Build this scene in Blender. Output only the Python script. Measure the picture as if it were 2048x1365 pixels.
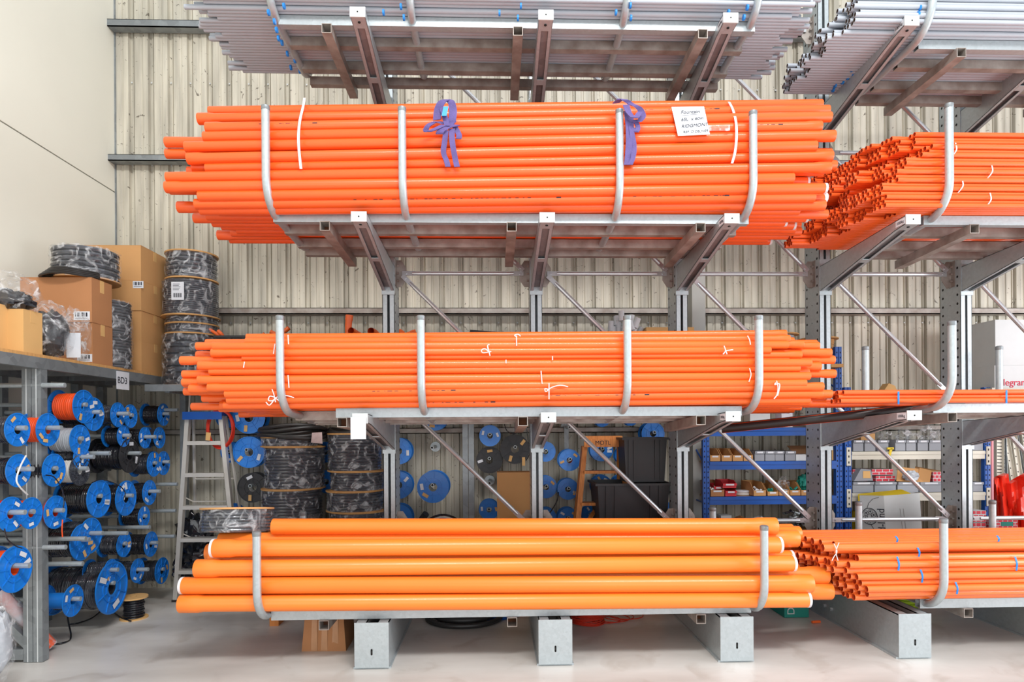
import bpy, math, random
from mathutils import Vector, Matrix, noise
for o in list(bpy.data.objects): bpy.data.objects.remove(o)
C = bpy.context.scene.collection
PI = math.pi
# ---------------------------------------------------------------- camera
F, YAW, ROLL, PX0, PY0, CZ = 1252.82, .0333, -.0063, 1031.28, 859.76, 1.5419
cy_, sy_ = math.cos(YAW), math.sin(YAW); cr_, sr_ = math.cos(ROLL), math.sin(ROLL)
RV = Vector((cy_, -sy_, 0)); UV = Vector((0, 0, 1)); FV = Vector((sy_, cy_, 0))
Rr = RV*cr_ + UV*sr_; Ur = UV*cr_ - RV*sr_
cam = bpy.data.cameras.new('camera'); cam.sensor_width = 36; cam.sensor_fit = 'HORIZONTAL'
cam.lens = F/2048*36; cam.shift_x = -(PX0-1024)/2048; cam.shift_y = (PY0-682.5)/2048; cam.clip_start = .05
co = bpy.data.objects.new('camera', cam); C.objects.link(co)
m = Matrix.Identity(4)
for i in range(3):
    m[i][0] = Rr[i]; m[i][1] = Ur[i]; m[i][2] = -FV[i]
m[2][3] = CZ
co.matrix_world = m; bpy.context.scene.camera = co
# ---------------------------------------------------------------- light
w = bpy.data.worlds.new('world'); bpy.context.scene.world = w; w.use_nodes = True
bg = w.node_tree.nodes['Background']; bg.inputs[0].default_value = (.93, .97, 1, 1); bg.inputs[1].default_value = 1.0
def area(name, loc, target, sx, sy, power, col=(1, 1, 1)):
    l = bpy.data.lights.new(name, 'AREA'); l.shape = 'RECTANGLE'; l.size = sx; l.size_y = sy; l.energy = power; l.color = col
    o = bpy.data.objects.new(name, l); C.objects.link(o); o.location = loc
    o.rotation_euler = (Vector(target)-Vector(loc)).to_track_quat('-Z', 'Y').to_euler(); return o
area('skylight_lamp', (1.3, -.9, 7.0), (0.2, 4.0, .6), 4.5, .7, 500, (1, .985, .96))
area('doorway_fill_lamp', (1.0, -5.0, 1.9), (.3, 5, 1.4), 9, 3.4, 170, (.95, .98, 1))  # open door behind the camera, widened and lowered as added front fill
area('side_door_lamp', (7.5, 2.2, 2.0), (1.6, 5.9, 1.1), 4, 3.2, 260, (.96, .98, 1))
vs = bpy.context.scene.view_settings
vs.view_transform = 'Standard'; vs.look = 'None'; vs.gamma = 1; vs.use_curve_mapping = False; vs.exposure = -.04
# ---------------------------------------------------------------- pixel -> world at a real depth
def ray(px, py):
    u2, v2 = px-PX0, py-PY0
    u = u2*cr_ + v2*sr_; v = -u2*sr_ + v2*cr_
    return FV + RV*(u/F) - UV*(v/F)
def at(px, py, Y):
    d = ray(px, py); return Vector((0, 0, CZ)) + d*(Y/d.y)
def atX(px, py, X):
    d = ray(px, py); return Vector((0, 0, CZ)) + d*(X/d.x)
def atZ(px, py, Z=0.):
    d = ray(px, py); return Vector((0, 0, CZ)) + d*((Z-CZ)/d.z)
# ---------------------------------------------------------------- materials
def lin(c): return tuple(((x/255)/12.92 if x <= 10 else (((x/255)+.055)/1.055)**2.4) for x in c)+(1,)
MATS = {}
def mat(name, rgb, rough=.5, metal=0., var=0., vscale=6., rgb2=None, bump=0., bscale=60., vor=False, alpha=1., trans=0., coat=0., spec=.5, stretch=None, wave=None):
    mt = bpy.data.materials.new(name); mt.use_nodes = True; n = mt.node_tree.nodes; l = mt.node_tree.links
    b = n['Principled BSDF']; b.inputs['Base Color'].default_value = lin(rgb); b.inputs['Roughness'].default_value = rough
    b.inputs['Metallic'].default_value = metal; b.inputs['Alpha'].default_value = alpha; b.inputs['Coat Weight'].default_value = coat
    b.inputs['Specular IOR Level'].default_value = spec
    tc = n.new('ShaderNodeTexCoord'); mp = n.new('ShaderNodeMapping'); l.new(tc.outputs['Object'], mp.inputs[0])
    if stretch: mp.inputs['Scale'].default_value = stretch
    if var or rgb2:
        if vor:
            t = n.new('ShaderNodeTexVoronoi'); t.inputs['Scale'].default_value = vscale; l.new(mp.outputs[0], t.inputs[0]); fac = t.outputs['Color']
        else:
            t = n.new('ShaderNodeTexNoise'); t.inputs['Scale'].default_value = vscale; t.inputs['Detail'].default_value = 6; l.new(mp.outputs[0], t.inputs[0]); fac = t.outputs[0]
        r = n.new('ShaderNodeValToRGB'); l.new(fac, r.inputs[0])
        a = lin(rgb); c2 = lin(rgb2) if rgb2 else tuple(x*(1-var) for x in a[:3])+(1,)
        r.color_ramp.elements[0].position = .3 if not vor else 0; r.color_ramp.elements[1].position = .68 if not vor else 1
        r.color_ramp.elements[0].color = c2; r.color_ramp.elements[1].color = a
        l.new(r.outputs[0], b.inputs['Base Color'])
    if bump:
        t2 = n.new('ShaderNodeTexNoise'); t2.inputs['Scale'].default_value = bscale; t2.inputs['Detail'].default_value = 3; l.new(mp.outputs[0], t2.inputs[0])
        bp = n.new('ShaderNodeBump'); bp.inputs['Strength'].default_value = bump; bp.inputs['Distance'].default_value = .02
        l.new(t2.outputs[0], bp.inputs['Height']); l.new(bp.outputs[0], b.inputs['Normal'])
    MATS[name] = mt; return mt
galv = mat('galvanised', (186, 195, 199), .42, .5, .13, 55, vor=True, bump=.05, bscale=40)
chrome = mat('bright_galvanised', (204, 206, 210), .28, .6, .08, 30)
galv_tint = mat('galvanised_reflect_tint', (178, 172, 166), .5, .35, rgb2=(138, 126, 118), vscale=9, bump=.08)  # brownish tint paints in the orange reflected by metal undersides
galvd = mat('galvanised_dark', (150, 156, 160), .45, .5, .3, 18, vor=True)
white_m = mat('white_enamel', (206, 210, 211), .4, 0, .06, 8)
dark = mat('dark_gap', (28, 26, 25), .8)
rust = mat('raw_tube_inside', (120, 70, 40), .8, 0, .5, 12)
or1 = mat('orange_heavy', (248, 97, 34), .36, 0, .07, 3, bump=.01, bscale=5, coat=.12)  # deeper orange; light differences between the levels are painted into these oranges
or2 = mat('orange_medium', (250, 108, 38), .34, 0, .07, 3, coat=.12)
or3 = mat('orange_large', (253, 133, 46), .36, 0, .05, 2, coat=.1)  # lighter copy, the whiter light of the bottom level put into the colour
or4 = mat('orange_thin', (249, 103, 40), .3, 0, .1, 4, coat=.45)
or5 = mat('orange_mixed', (252, 124, 54), .3, 0, .08, 4, coat=.4)
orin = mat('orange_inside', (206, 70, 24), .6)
gry = mat('grey_plastic', (176, 182, 192), .42, 0, .06, 5)
gryin = mat('grey_inside', (92, 78, 70), .7)
blue = mat('blue_plastic', (24, 122, 214), .38, 0, .12, 12, coat=.15)
blk = mat('black_cable', (36, 37, 43), .16, 0, .3, 40, spec=.6)
blkr = mat('black_rubber', (42, 40, 40), .45, 0, .2, 8)
blkp = mat('black_plastic', (44, 44, 48), .5, 0, .25, 5, bump=.05, bscale=12)
orcable = mat('orange_cable', (242, 84, 26), .4, 0, .1, 30)
redcable = mat('red_cable', (205, 52, 32), .4, 0, .1, 30)
gycable = mat('grey_cable', (176, 182, 190), .35, 0, .12, 30)
whcable = mat('white_cable', (222, 220, 216), .4)
clrcable = mat('smoky_cable', (74, 78, 88), .16, .1, rgb2=(30, 32, 38), vscale=14, bump=.25, bscale=18, coat=.5)
card = mat('cardboard', (200, 150, 96), .8, 0, .08, 4)
card2 = mat('cardboard_brown', (176, 122, 80), .8, 0, .08, 4)
card3 = mat('cardboard_pale', (214, 170, 110), .8, 0, .08, 4)
cardin = mat('cardboard_inside', (120, 84, 54), .85)
paper = mat('paper', (218, 221, 228), .7, 0, .06, 20)
ink = mat('ink', (38, 40, 52), .7)
inkblue = mat('ink_blue', (48, 74, 150), .7)
ply = mat('plywood', (206, 156, 96), .7, 0, .25, 10, stretch=(1, 8, 1))
tapew = mat('white_strap', (226, 222, 226), .45)
tapeb = mat('blue_tape', (24, 128, 214), .4)
purple = mat('purple_webbing', (100, 86, 146), .75, 0, .18, 25, bump=.2, bscale=160)
alu = mat('aluminium', (212, 208, 200), .38, .3, .12, 8)
wood = mat('ladder_wood', (222, 146, 76), .6, 0, rgb2=(190, 112, 54), vscale=5, stretch=(14, 14, 1.2))
bluerk = mat('blue_rack', (18, 84, 172), .42, 0, .15, 8)
cream = mat('cream_rack', (206, 202, 188), .45, 0, .06, 6)
bingry = mat('grey_bin', (142, 146, 154), .5, 0, .08, 6)
binred = mat('red_bin', (204, 36, 48), .4)
redw = mat('red_print', (208, 52, 70), .6)
redbag = mat('red_bag', (236, 56, 34), .35, 0, .15, 5, bump=.5, bscale=9, coat=.3)
yellow = mat('yellow', (226, 196, 30), .5, 0, .1, 8)
lime = mat('lime', (168, 196, 40), .5)
green = mat('green_box', (18, 134, 120), .55)
paint_grey = mat('painted_column', (176, 178, 174), .6, 0, .05, 4)
stripe = mat('orange_stripe', (246, 92, 24), .4)
def film(name, alpha, col=(226, 228, 232)):
    mt = bpy.data.materials.new(name); mt.use_nodes = True; n = mt.node_tree.nodes; l = mt.node_tree.links
    out = n['Material Output']; b = n['Principled BSDF']; b.inputs['Base Color'].default_value = lin(col); b.inputs['Roughness'].default_value = .14
    b.inputs['Specular IOR Level'].default_value = 1.
    tr = n.new('ShaderNodeBsdfTransparent'); mx = n.new('ShaderNodeMixShader')
    t = n.new('ShaderNodeTexNoise'); t.inputs['Scale'].default_value = 9; t.inputs['Detail'].default_value = 4; t.inputs['Distortion'].default_value = 2.2
    tc = n.new('ShaderNodeTexCoord'); l.new(tc.outputs['Object'], t.inputs[0])
    r = n.new('ShaderNodeMapRange'); r.inputs['From Min'].default_value = .50; r.inputs['From Max'].default_value = .70
    r.inputs['To Min'].default_value = alpha*.25; r.inputs['To Max'].default_value = alpha*2.6  # pale opacity streaks paint highlights into the film
    l.new(t.outputs[0], r.inputs[0]); l.new(r.outputs[0], mx.inputs[0]); l.new(tr.outputs[0], mx.inputs[1]); l.new(b.outputs[0], mx.inputs[2]); l.new(mx.outputs[0], out.inputs[0])
    bp = n.new('ShaderNodeBump'); bp.inputs['Strength'].default_value = .9; bp.inputs['Distance'].default_value = .03; l.new(t.outputs[0], bp.inputs['Height']); l.new(bp.outputs[0], b.inputs['Normal'])
    return mt
wrap = film('stretch_film', .22); bagfilm = film('bag_film', .27)
hose = mat('corrugated_hose', (70, 72, 78), .25, 0, .2, 20)
drumc = mat('drum_cable', (58, 60, 70), .18, 0, .25, 30, coat=.3)
# ---------------------------------------------------------------- mesh builder
class MB:
    def __init__(s): s.v = []; s.f = []; s.m = []
    def add(s, vs, fs, m=0):
        o = len(s.v); s.v += [tuple(p) for p in vs]; s.f += [tuple(o+i for i in f) for f in fs]; s.m += [m]*len(fs); return s
    def box(s, x0, x1, y0, y1, z0, z1, m=0, M=None):
        vs = [Vector((x, y, z)) for z in (z0, z1) for x, y in ((x0, y0), (x1, y0), (x1, y1), (x0, y1))]
        if M: vs = [M @ p for p in vs]
        return s.add(vs, [(0, 3, 2, 1), (4, 5, 6, 7), (0, 1, 5, 4), (1, 2, 6, 5), (2, 3, 7, 6), (3, 0, 4, 7)], m)
    def hexa(s, p, m=0): return s.add(p, [(0, 3, 2, 1), (4, 5, 6, 7), (0, 1, 5, 4), (1, 2, 6, 5), (2, 3, 7, 6), (3, 0, 4, 7)], m)
    def tube(s, pts, r, n=8, m=0, caps=True, closed=False):
        pts = [Vector(p) for p in pts]; K = len(pts); rings = []; up = None
        for i, p in enumerate(pts):
            a = pts[i-1] if (i or closed) else pts[i]; b = pts[(i+1) % K] if (i < K-1 or closed) else pts[i]
            t = (b-a).normalized()
            if up is None:
                up = Vector((0, 0, 1)) if abs(t.z) < .9 else Vector((0, 1, 0))
            x = t.cross(up)
            if x.length < 1e-4: x = t.orthogonal()
            x.normalize(); up = x.cross(t).normalized()
            rr = r[i] if isinstance(r, (list, tuple)) else r
            rings.append([p + (x*math.cos(2*PI*j/n) + up*math.sin(2*PI*j/n))*rr for j in range(n)])
        vs = [q for rg in rings for q in rg]; fs = []
        for i in range(K if closed else K-1):
            for j in range(n):
                a = i*n+j; b = i*n+(j+1) % n; c = ((i+1) % K)*n+(j+1) % n; d = ((i+1) % K)*n+j
                fs.append((a, b, c, d))
        if caps and not closed: fs += [tuple(range(n-1, -1, -1)), tuple((K-1)*n+j for j in range(n))]
        return s.add(vs, fs, m)
    def cyl(s, a, b, r, n=12, m=0, r2=None, caps=True): return s.tube([a, b], [r, r if r2 is None else r2], n, m, caps)
    def lathe(s, prof, n=24, m=0, M=None, closed=False, ms=None):
        K = len(prof); vs = []
        for r, z in prof:
            for j in range(n): vs.append(Vector((r*math.cos(2*PI*j/n), r*math.sin(2*PI*j/n), z)))
        if M: vs = [M @ p for p in vs]
        o = len(s.v); s.v += [tuple(p) for p in vs]
        for i in range(K if closed else K-1):
            i2 = (i+1) % K
            for j in range(n):
                s.f.append((o+i*n+j, o+i*n+(j+1) % n, o+i2*n+(j+1) % n, o+i2*n+j)); s.m.append(ms[i] if ms else m)
        return s
    def prism(s, poly, a, b, m=0):
        """poly: list of vectors; extruded from offset a to offset b (vectors)"""
        K = len(poly); vs = [Vector(p)+Vector(a) for p in poly]+[Vector(p)+Vector(b) for p in poly]
        fs = [tuple(range(K-1, -1, -1)), tuple(range(K, 2*K))]+[(i, (i+1) % K, K+(i+1) % K, K+i) for i in range(K)]
        return s.add(vs, fs, m)
    def mesh(s, name, mats, off=None):
        me = bpy.data.meshes.new(name)
        vs = s.v if off is None else [(x-off[0], y-off[1], z-off[2]) for x, y, z in s.v]
        me.from_pydata(vs, [], s.f)
        for mt in (mats if isinstance(mats, (list, tuple)) else [mats]): me.materials.append(mt)
        me.polygons.foreach_set('material_index', s.m); me.polygons.foreach_set('use_smooth', [True]*len(s.f))
        me.set_sharp_from_angle(angle=.62); me.update(); return me
    def build(s, name, mats, parent=None, local=False, base=None):
        if parent is not None:
            off = (0, 0, 0) if local else world_loc(parent)
        else:
            if base is None:
                xs = [p[0] for p in s.v]; ys = [p[1] for p in s.v]; zs = [p[2] for p in s.v]
                base = ((min(xs)+max(xs))/2, (min(ys)+max(ys))/2, min(zs))
            off = base
        o = bpy.data.objects.new(name, s.mesh(name, mats, off)); C.objects.link(o)
        if parent is not None: o.parent = parent
        else: o.location = base
        return o
def world_loc(o):
    p = Vector(o.location)
    while o.parent: o = o.parent; p += Vector(o.location)
    return p
def tag(o, label, cat, group=None):
    o['label'] = label; o['category'] = cat
    if group: o['group'] = group
    return o
def thing(name, label, cat, loc=(0, 0, 0), group=None, rot=None):
    o = bpy.data.objects.new(name, None); o.empty_display_size = .05; C.objects.link(o); o.location = loc
    if rot: o.rotation_euler = rot
    return tag(o, label, cat, group)
def struct(o): o['kind'] = 'structure'; return o
def text(s, size, M, mt, parent=None, name='printed_text', ext=.0004, local=True, align='CENTER', shear=0):
    cu = bpy.data.curves.new(name, 'FONT'); cu.body = s; cu.size = size; cu.extrude = ext; cu.align_x = align; cu.align_y = 'CENTER'; cu.shear = shear
    to = bpy.data.objects.new('tmp_text', cu); C.objects.link(to); bpy.context.view_layer.update()
    me = bpy.data.meshes.new_from_object(to.evaluated_get(bpy.context.evaluated_depsgraph_get()))
    bpy.data.objects.remove(to); me.transform(M); me.materials.clear(); me.materials.append(mt); me.name = name
    o = bpy.data.objects.new(name, me); C.objects.link(o)
    if parent is not None:
        o.parent = parent
        if not local: o.location = -world_loc(parent)
    return o
# faces: matrices that lay text on a plane facing -Y or +X
def faceY(p, rz=0, r2=0): return Matrix.Translation(Vector(p)) @ Matrix.Rotation(rz, 4, 'Z') @ Matrix.Rotation(PI/2, 4, 'X') @ Matrix.Rotation(r2, 4, 'Z')
def facePX(p, r2=0): return Matrix.Translation(Vector(p)) @ Matrix.Rotation(PI/2, 4, 'Z') @ Matrix.Rotation(PI/2, 4, 'X') @ Matrix.Rotation(r2, 4, 'Z')
ORD = ['topmost', 'second', 'third', 'fourth', 'fifth', 'sixth', 'seventh', 'eighth', 'ninth', 'tenth', 'eleventh', 'twelfth', 'thirteenth', 'fourteenth']
rnd = random.Random(7)
# ================================================================ setting
YW = 6.3; XL = -3.72
fm = mat('concrete', (216, 214, 210), .32, 0, rgb2=(184, 180, 175), vscale=1.6, bump=.03, bscale=14, stretch=(.6, 1.6, 1))
n = fm.node_tree.nodes; l = fm.node_tree.links
b = n['Principled BSDF']; old = b.inputs['Base Color'].links[0].from_socket
t = n.new('ShaderNodeTexNoise'); t.inputs['Scale'].default_value = 3.3; t.inputs['Detail'].default_value = 9; t.inputs['Distortion'].default_value = .8
rp = n.new('ShaderNodeValToRGB'); rp.color_ramp.elements[0].position = .56; rp.color_ramp.elements[1].position = .72
rp.color_ramp.elements[0].color = (1, 1, 1, 1); rp.color_ramp.elements[1].color = (.68, .62, .57, 1)
mx = n.new('ShaderNodeMix'); mx.data_type = 'RGBA'; mx.blend_type = 'MULTIPLY'; mx.inputs[0].default_value = .55
tc = n.new('ShaderNodeTexCoord'); l.new(tc.outputs['Object'], t.inputs[0]); l.new(t.outputs[0], rp.inputs[0]); l.new(old, mx.inputs[6]); l.new(rp.outputs[0], mx.inputs[7]); l.new(mx.outputs[2], b.inputs['Base Color'])
struct(MB().box(XL-.1, 9, -6, YW+.1, -.1, 0).build('floor', fm))
# corrugated back wall
wm = mat('wall_sheet', (214, 208, 192), .5, .05, rgb2=(170, 165, 152), vscale=3.5, stretch=(4, 1, .35), bump=.02)
n = wm.node_tree.nodes; l = wm.node_tree.links; b = n['Principled BSDF']; old = b.inputs['Base Color'].links[0].from_socket
tc = n.new('ShaderNodeTexCoord')
t = n.new('ShaderNodeTexNoise'); t.inputs['Scale'].default_value = 11; t.inputs['Detail'].default_value = 5; t.inputs['Distortion'].default_value = 2.5
rp = n.new('ShaderNodeValToRGB'); rp.color_ramp.elements[0].position = .655; rp.color_ramp.elements[1].position = .7
rp.color_ramp.elements[0].color = (1, 1, 1, 1); rp.color_ramp.elements[1].color = (.16, .13, .11, 1)
mx = n.new('ShaderNodeMix'); mx.data_type = 'RGBA'; mx.blend_type = 'MULTIPLY'; mx.inputs[0].default_value = .8
l.new(tc.outputs['Object'], t.inputs[0]); l.new(t.outputs[0], rp.inputs[0]); l.new(old, mx.inputs[6]); l.new(rp.outputs[0], mx.inputs[7]); l.new(mx.outputs[2], b.inputs['Base Color'])
W = MB(); P = .19; x = XL; prof = []
while x < 6.2:
    prof += [(x, 0), (x+.050, 0), (x+.058, .009), (x+.074, .009), (x+.082, 0), (x+.130, 0), (x+.136, .036), (x+.158, .036), (x+.163, .020), (x+.170, .020), (x+.176, .036), (x+.184, .036)]
    x += P
prof.append((x, 0))
vs = [(a, YW+d, 0) for a, d in prof]+[(a, YW+d, 6.4) for a, d in prof]; K = len(prof)
W.add(vs, [(i, i+1, K+i+1, K+i) for i in range(K-1)]); W.box(XL, 9, YW+.06, YW+.08, 0, 6.4)
wb = struct(W.build('wall_back', wm))
# small white discs painted in for daylight showing through nail holes in the sheet
s = MB()
for z in (1.66, 2.62, 4.18, 5.0):
    for i in range(0, 50):
        x = XL+.155+i*P
        s.cyl((x, YW+.016, z), (x, YW+.024, z), .008, 6)
so = s.build('daylight_dot', white_m, wb); so['kind'] = 'stuff'
# left insulated wall in two panels with a seam
lw = mat('left_panel', (238, 235, 222), .55, 0, .04, 1.2)
wl = struct(MB().box(XL-.1, XL-.03, -6, YW+.1, 0, 6.4).build('wall_left', lw))
zs = atX(230, 385, XL).z
MB().box(XL-.03, XL, -6, YW, 0, zs-.006).build('wall_panel', lw, wl)
MB().box(XL-.03, XL, -6, YW, zs+.006, 6.4).build('wall_panel', lw, wl)
MB().box(XL-.03, XL-.012, -6, YW, zs-.006, zs+.006).build('panel_seam', galvd, wl)
struct(MB().box(XL, XL+.012, YW-.012, YW, 0, 6.4).build('trim_1', galvd))
for k, (px, py, h) in enumerate(((400, 50, .07), (300, 317, .06), (1000, 623, .06), (900, 862, .055))):
    z = at(px, py, 6.2).z
    g = MB().box(XL, 6.2, 6.18, 6.28, z-h/2, z-h/2+.008).box(XL, 6.2, 6.18, 6.19, z-h/2, z+h/2).box(XL, 6.2, 6.18, 6.28, z+h/2-.005, z+h/2)
    struct(g.build('trim_%d' % (k+2), galv_tint if k > 1 else galvd))
x = at(1394, 600, 6.05).x
struct(MB().box(x-.065, x+.065, 6.0, 6.17, 0, 6.4).build('trim_6', paint_grey))

# ================================================================ cantilever rack
S = 1.1958; X0 = -.8519; YC = 5.09
ZT = [4.2237, 2.9269, 1.6476]; ZR = [3.945, 2.6568, 1.3749]
LEV = [at(785, y, 5.2).z for y in (-200, 50, 300, 548, 797, 1050)]
colx = [X0+i*S for i in range(5)]
names5 = ['leftmost', 'second from left', 'middle', 'second from right', 'rightmost']
for i, x in enumerate(colx):
    t = thing('rack_column', 'perforated galvanised steel rack upright with three tapered arms, %s in the row' % names5[i], 'rack column', (x, YC, 0), 'cantilever rack columns')
    m_ = MB()
    for sx in (-1, 1):
        a, b2 = sorted((x+sx*.048, x+sx*.044)); m_.box(a, b2, YC, YC+.24, 0, 5.6)
        a, b2 = sorted((x+sx*.048, x+sx*.006)); m_.box(a, b2, YC, YC+.004, 0, 5.6); m_.box(a, b2, YC+.236, YC+.24, 0, 5.6)
        a, b2 = sorted((x+sx*.006, x+sx*.010)); m_.box(a, b2, YC, YC+.03, 0, 5.6)
    m_.box(x-.044, x+.044, YC+.11, YC+.114, 0, 5.6)
    m_.build('upright', galv, t)
    h = MB()
    for sx in (-1, 1):
        z = .25
        k = 0
        while z < 5.5:
            for yy, rr in ((.035, .011), (.205, .011))+(((.12, .005),) if k % 2 else ()):
                h.cyl((x+sx*.0475, YC+yy, z), (x+sx*.0485, YC+yy, z), rr, 8)
            z += .075; k += 1
    ho = h.build('punched_hole', dark, t); ho['kind'] = 'stuff'
    for lv in (1, 2, 3, 5):
        z = LEV[lv]
        for sx in (-1, 1):
            if (i == 0 and sx < 0): continue
            xa = x+sx*.05; xb = x+sx*.13
            poly = [(xa, 0, z-.11), (x+sx*.09, 0, z-.11), (xb, 0, z-.05), (xb, 0, z+.05), (x+sx*.09, 0, z+.11), (xa, 0, z+.11)]
            g = MB().prism(poly, (0, YC+.105, 0), (0, YC+.111, 0)).box(min(xa, xa-sx*.004), max(xa, xa-sx*.004)+.001, YC+.06, YC+.16, z-.11, z+.11)
            for dz in (-.06, 0, .06): g.cyl((xa+sx*.004, YC+.085, z+dz), (xa+sx*.022, YC+.085, z+dz), .009, 6)
            g.build('gusset_plate', galv_tint, t)
    # base foot
    fx = x+.03+(.012 if i else .02); yf = 4.07; w_ = .108
    ft = MB()
    ft.box(fx-w_, fx-w_+.006, yf, YC+.2, .012, .298).box(fx+w_-.006, fx+w_, yf, YC+.2, .012, .298)
    ft.box(fx-w_, fx-.035, yf+.002, YC, .292, .298).box(fx+.035, fx+w_, yf+.002, YC, .292, .298)
    ft.box(fx-.041, fx-.035, yf+.002, YC, .25, .298).box(fx+.035, fx+.041, yf+.002, YC, .25, .298)
    ft.box(fx-w_-.012, fx+w_+.012, yf+.01, YC+.24, 0, .012)
    for sx in (-1, 1):
        for k in range(2): ft.cyl((fx+sx*w_, YC-.1-.1*k, .1), (fx+sx*(w_+.02), YC-.1-.1*k, .1), .014, 6)
    ft.build('base_foot', galv, t)
    fp = MB().box(fx-w_-.002, fx+w_+.002, yf-.006, yf, .012, .302); e = fp.build('end_plate', galv, t)
    sl = MB()
    for k in range(1):
        sl.box(fx-.006, fx+.006, yf-.0075, yf-.0055, .098, .128); sl.cyl((fx, yf-.0075, .098), (fx, yf-.0055, .098), .006, 10); sl.cyl((fx, yf-.0075, .128), (fx, yf-.0055, .128), .006, 10)
    sl.build('slot', dark, e)
    # arms
    for lv in range(3):
        zt, zr = ZT[lv], ZR[lv]; zrt = zt-.055
        yt = 4.0; a = MB(); hw = .047; hh = .058
        def arm_side(sx):
            xo = x+sx*hw; xi = x+sx*(hw-.004)
            p = [(yt+.002, zt), (yt+.002, zt-hh), (yt+.12, zt-hh-.012), (YC-.006, zr+.01), (YC-.006, zrt)]
            a.prism([(0, q[0], q[1]) for q in p], (min(xo, xi), 0, 0), (max(xo, xi), 0, 0))
            l0, l1 = sorted((xo, x+sx*.024))
            for (q, r_) in ((p[1], p[2]), (p[2], p[3]), ):
                a.hexa([(l0, q[0], q[1]), (l1, q[0], q[1]), (l1, r_[0], r_[1]), (l0, r_[0], r_[1]), (l0, q[0], q[1]+.004), (l1, q[0], q[1]+.004), (l1, r_[0], r_[1]+.004), (l0, r_[0], r_[1]+.004)])
            a.hexa([(l0, yt, zt-.004), (l1, yt, zt-.004), (l1, YC-.006, zrt-.004), (l0, YC-.006, zrt-.004), (l0, yt, zt), (l1, yt, zt), (l1, YC-.006, zrt), (l0, YC-.006, zrt)])
        arm_side(-1); arm_side(1)
        # tie strap and closed nose under the arm
        def low(y): return (zt-hh-.012)+(zr+.01-(zt-hh-.012))*(y-yt-.12)/(YC-.006-yt-.12)
        for y0, y1 in ((yt+.52, yt+.57),): a.hexa([(x-.026, y0, low(y0)-.001), (x+.026, y0, low(y0)-.001), (x+.026, y1, low(y1)-.001), (x-.026, y1, low(y1)-.001), (x-.026, y0, low(y0)+.003), (x+.026, y0, low(y0)+.003), (x+.026, y1, low(y1)+.003), (x-.026, y1, low(y1)+.003)])
        a.hexa([(x-.026, yt, zt-hh), (x+.026, yt, zt-hh), (x+.026, yt+.1, zt-hh-.01), (x-.026, yt+.1, zt-hh-.01), (x-.026, yt, zt-hh+.004), (x+.026, yt, zt-hh+.004), (x+.026, yt+.1, zt-hh-.006), (x-.026, yt+.1, zt-hh-.006)])
        a.box(x-hw-.005, x+hw+.005, YC-.012, YC-.001, zr-.02, zrt+.06)
        ao = a.build('arm', galv, t)
        MB().box(x-hw-.002, x+hw+.002, yt-.006, yt+.002, zt-hh-.003, zt+.003).build('end_cap', white_m, ao)
        MB().cyl((x, yt-.0075, zt-hh/2), (x, yt-.0055, zt-hh/2), .005, 8).build('cap_hole', dark, ao)
        MB().cyl((x, yt+.045, zt-hh-.009), (x, yt+.045, zt-hh-.0045), .009, 10).build('drain_hole', dark, ao)
        inn = MB().prism([(0, yt+.11, low(yt+.11)+.012), (0, YC-.02, low(YC-.02)+.03), (0, YC-.02, low(YC-.02)+.033), (0, yt+.11, low(yt+.11)+.015)], (x-.042, 0, 0), (x+.042, 0, 0)); inn.build('inner_web', galvd, ao)
        if i >= 3 or (i == 2):
            q = MB().box(x-hw-.0015, x-hw, yt+.01, yt+.1, zt-hh+.006, zt-.012); q.build('load_sticker', paper, ao)
            text('1000kg', .026, Matrix.Translation((x-hw-.0022, yt+.055, zt-.033)) @ Matrix.Rotation(-PI/2, 4, 'Z') @ Matrix.Rotation(PI/2, 4, 'X'), ink, ao, 'load_text', local=False)
# braces
def brace(p, q, label, g):
    p = Vector(p); q = Vector(q); d = (q-p).normalized()
    b_ = MB().tube([p+d*.07, p+d*.13, q-d*.13, q-d*.07], [.013, .018, .018, .013], 10)
    for e, sg in ((p, 1), (q, -1)):
        s_ = Vector((-d.z, 0, d.x))*.019
        a_ = e+d*sg*(-.012); c_ = e+d*sg*.1
        b_.prism([a_-s_, c_-s_, c_+s_, a_+s_], (0, -.004, 0), (0, .004, 0))
        b_.cyl(e+d*sg*.02+Vector((0, -.012, 0)), e+d*sg*.02+Vector((0, .012, 0)), .010, 6)
    tag(b_.build('rack_brace', chrome), label, 'brace', g)
lvn = {1: 'top', 2: 'upper', 3: 'middle', 5: 'bottom'}
baynm = ['first bay from left', 'second bay from left', 'third bay from left', 'last bay on right']
yb = YC+.093
for i in range(4):
    xa, xb = colx[i]+.11, colx[i+1]-.11
    for lv in (1, 2, 3, 5):
        brace((xa, yb, LEV[lv]), (xb, yb, LEV[lv]), 'horizontal galvanised brace tube at the %s level of the %s' % (lvn[lv], baynm[i]), 'horizontal rack braces')
    for lv, nm in ((1, 'highest'), (2, 'second highest'), (3, 'third highest'), (4, 'lowest')):
        brace((xa-(.0 if lv != 4 else .03), yb-.012, LEV[lv]-.03), (xb, yb-.012, LEV[lv+1]+.03), '%s diagonal galvanised brace tube in the %s' % (nm, baynm[i]), 'diagonal rack braces')
brace((colx[4]+.11, yb, LEV[5]), (colx[4]+1.1, yb, LEV[5]), 'horizontal galvanised brace leaving the rightmost column at lower right edge', 'horizontal rack braces')
brace((colx[4]+.11, yb-.012, LEV[3]), (colx[4]+1.1, yb-.012, LEV[4]), 'diagonal galvanised brace leaving the rightmost column past the white carton', 'diagonal rack braces')
brace((colx[4]+.11, yb-.012, LEV[4]), (colx[4]+1.1, yb-.012, LEV[5]), 'diagonal galvanised brace leaving the rightmost column above the red bags', 'diagonal rack braces')

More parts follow.
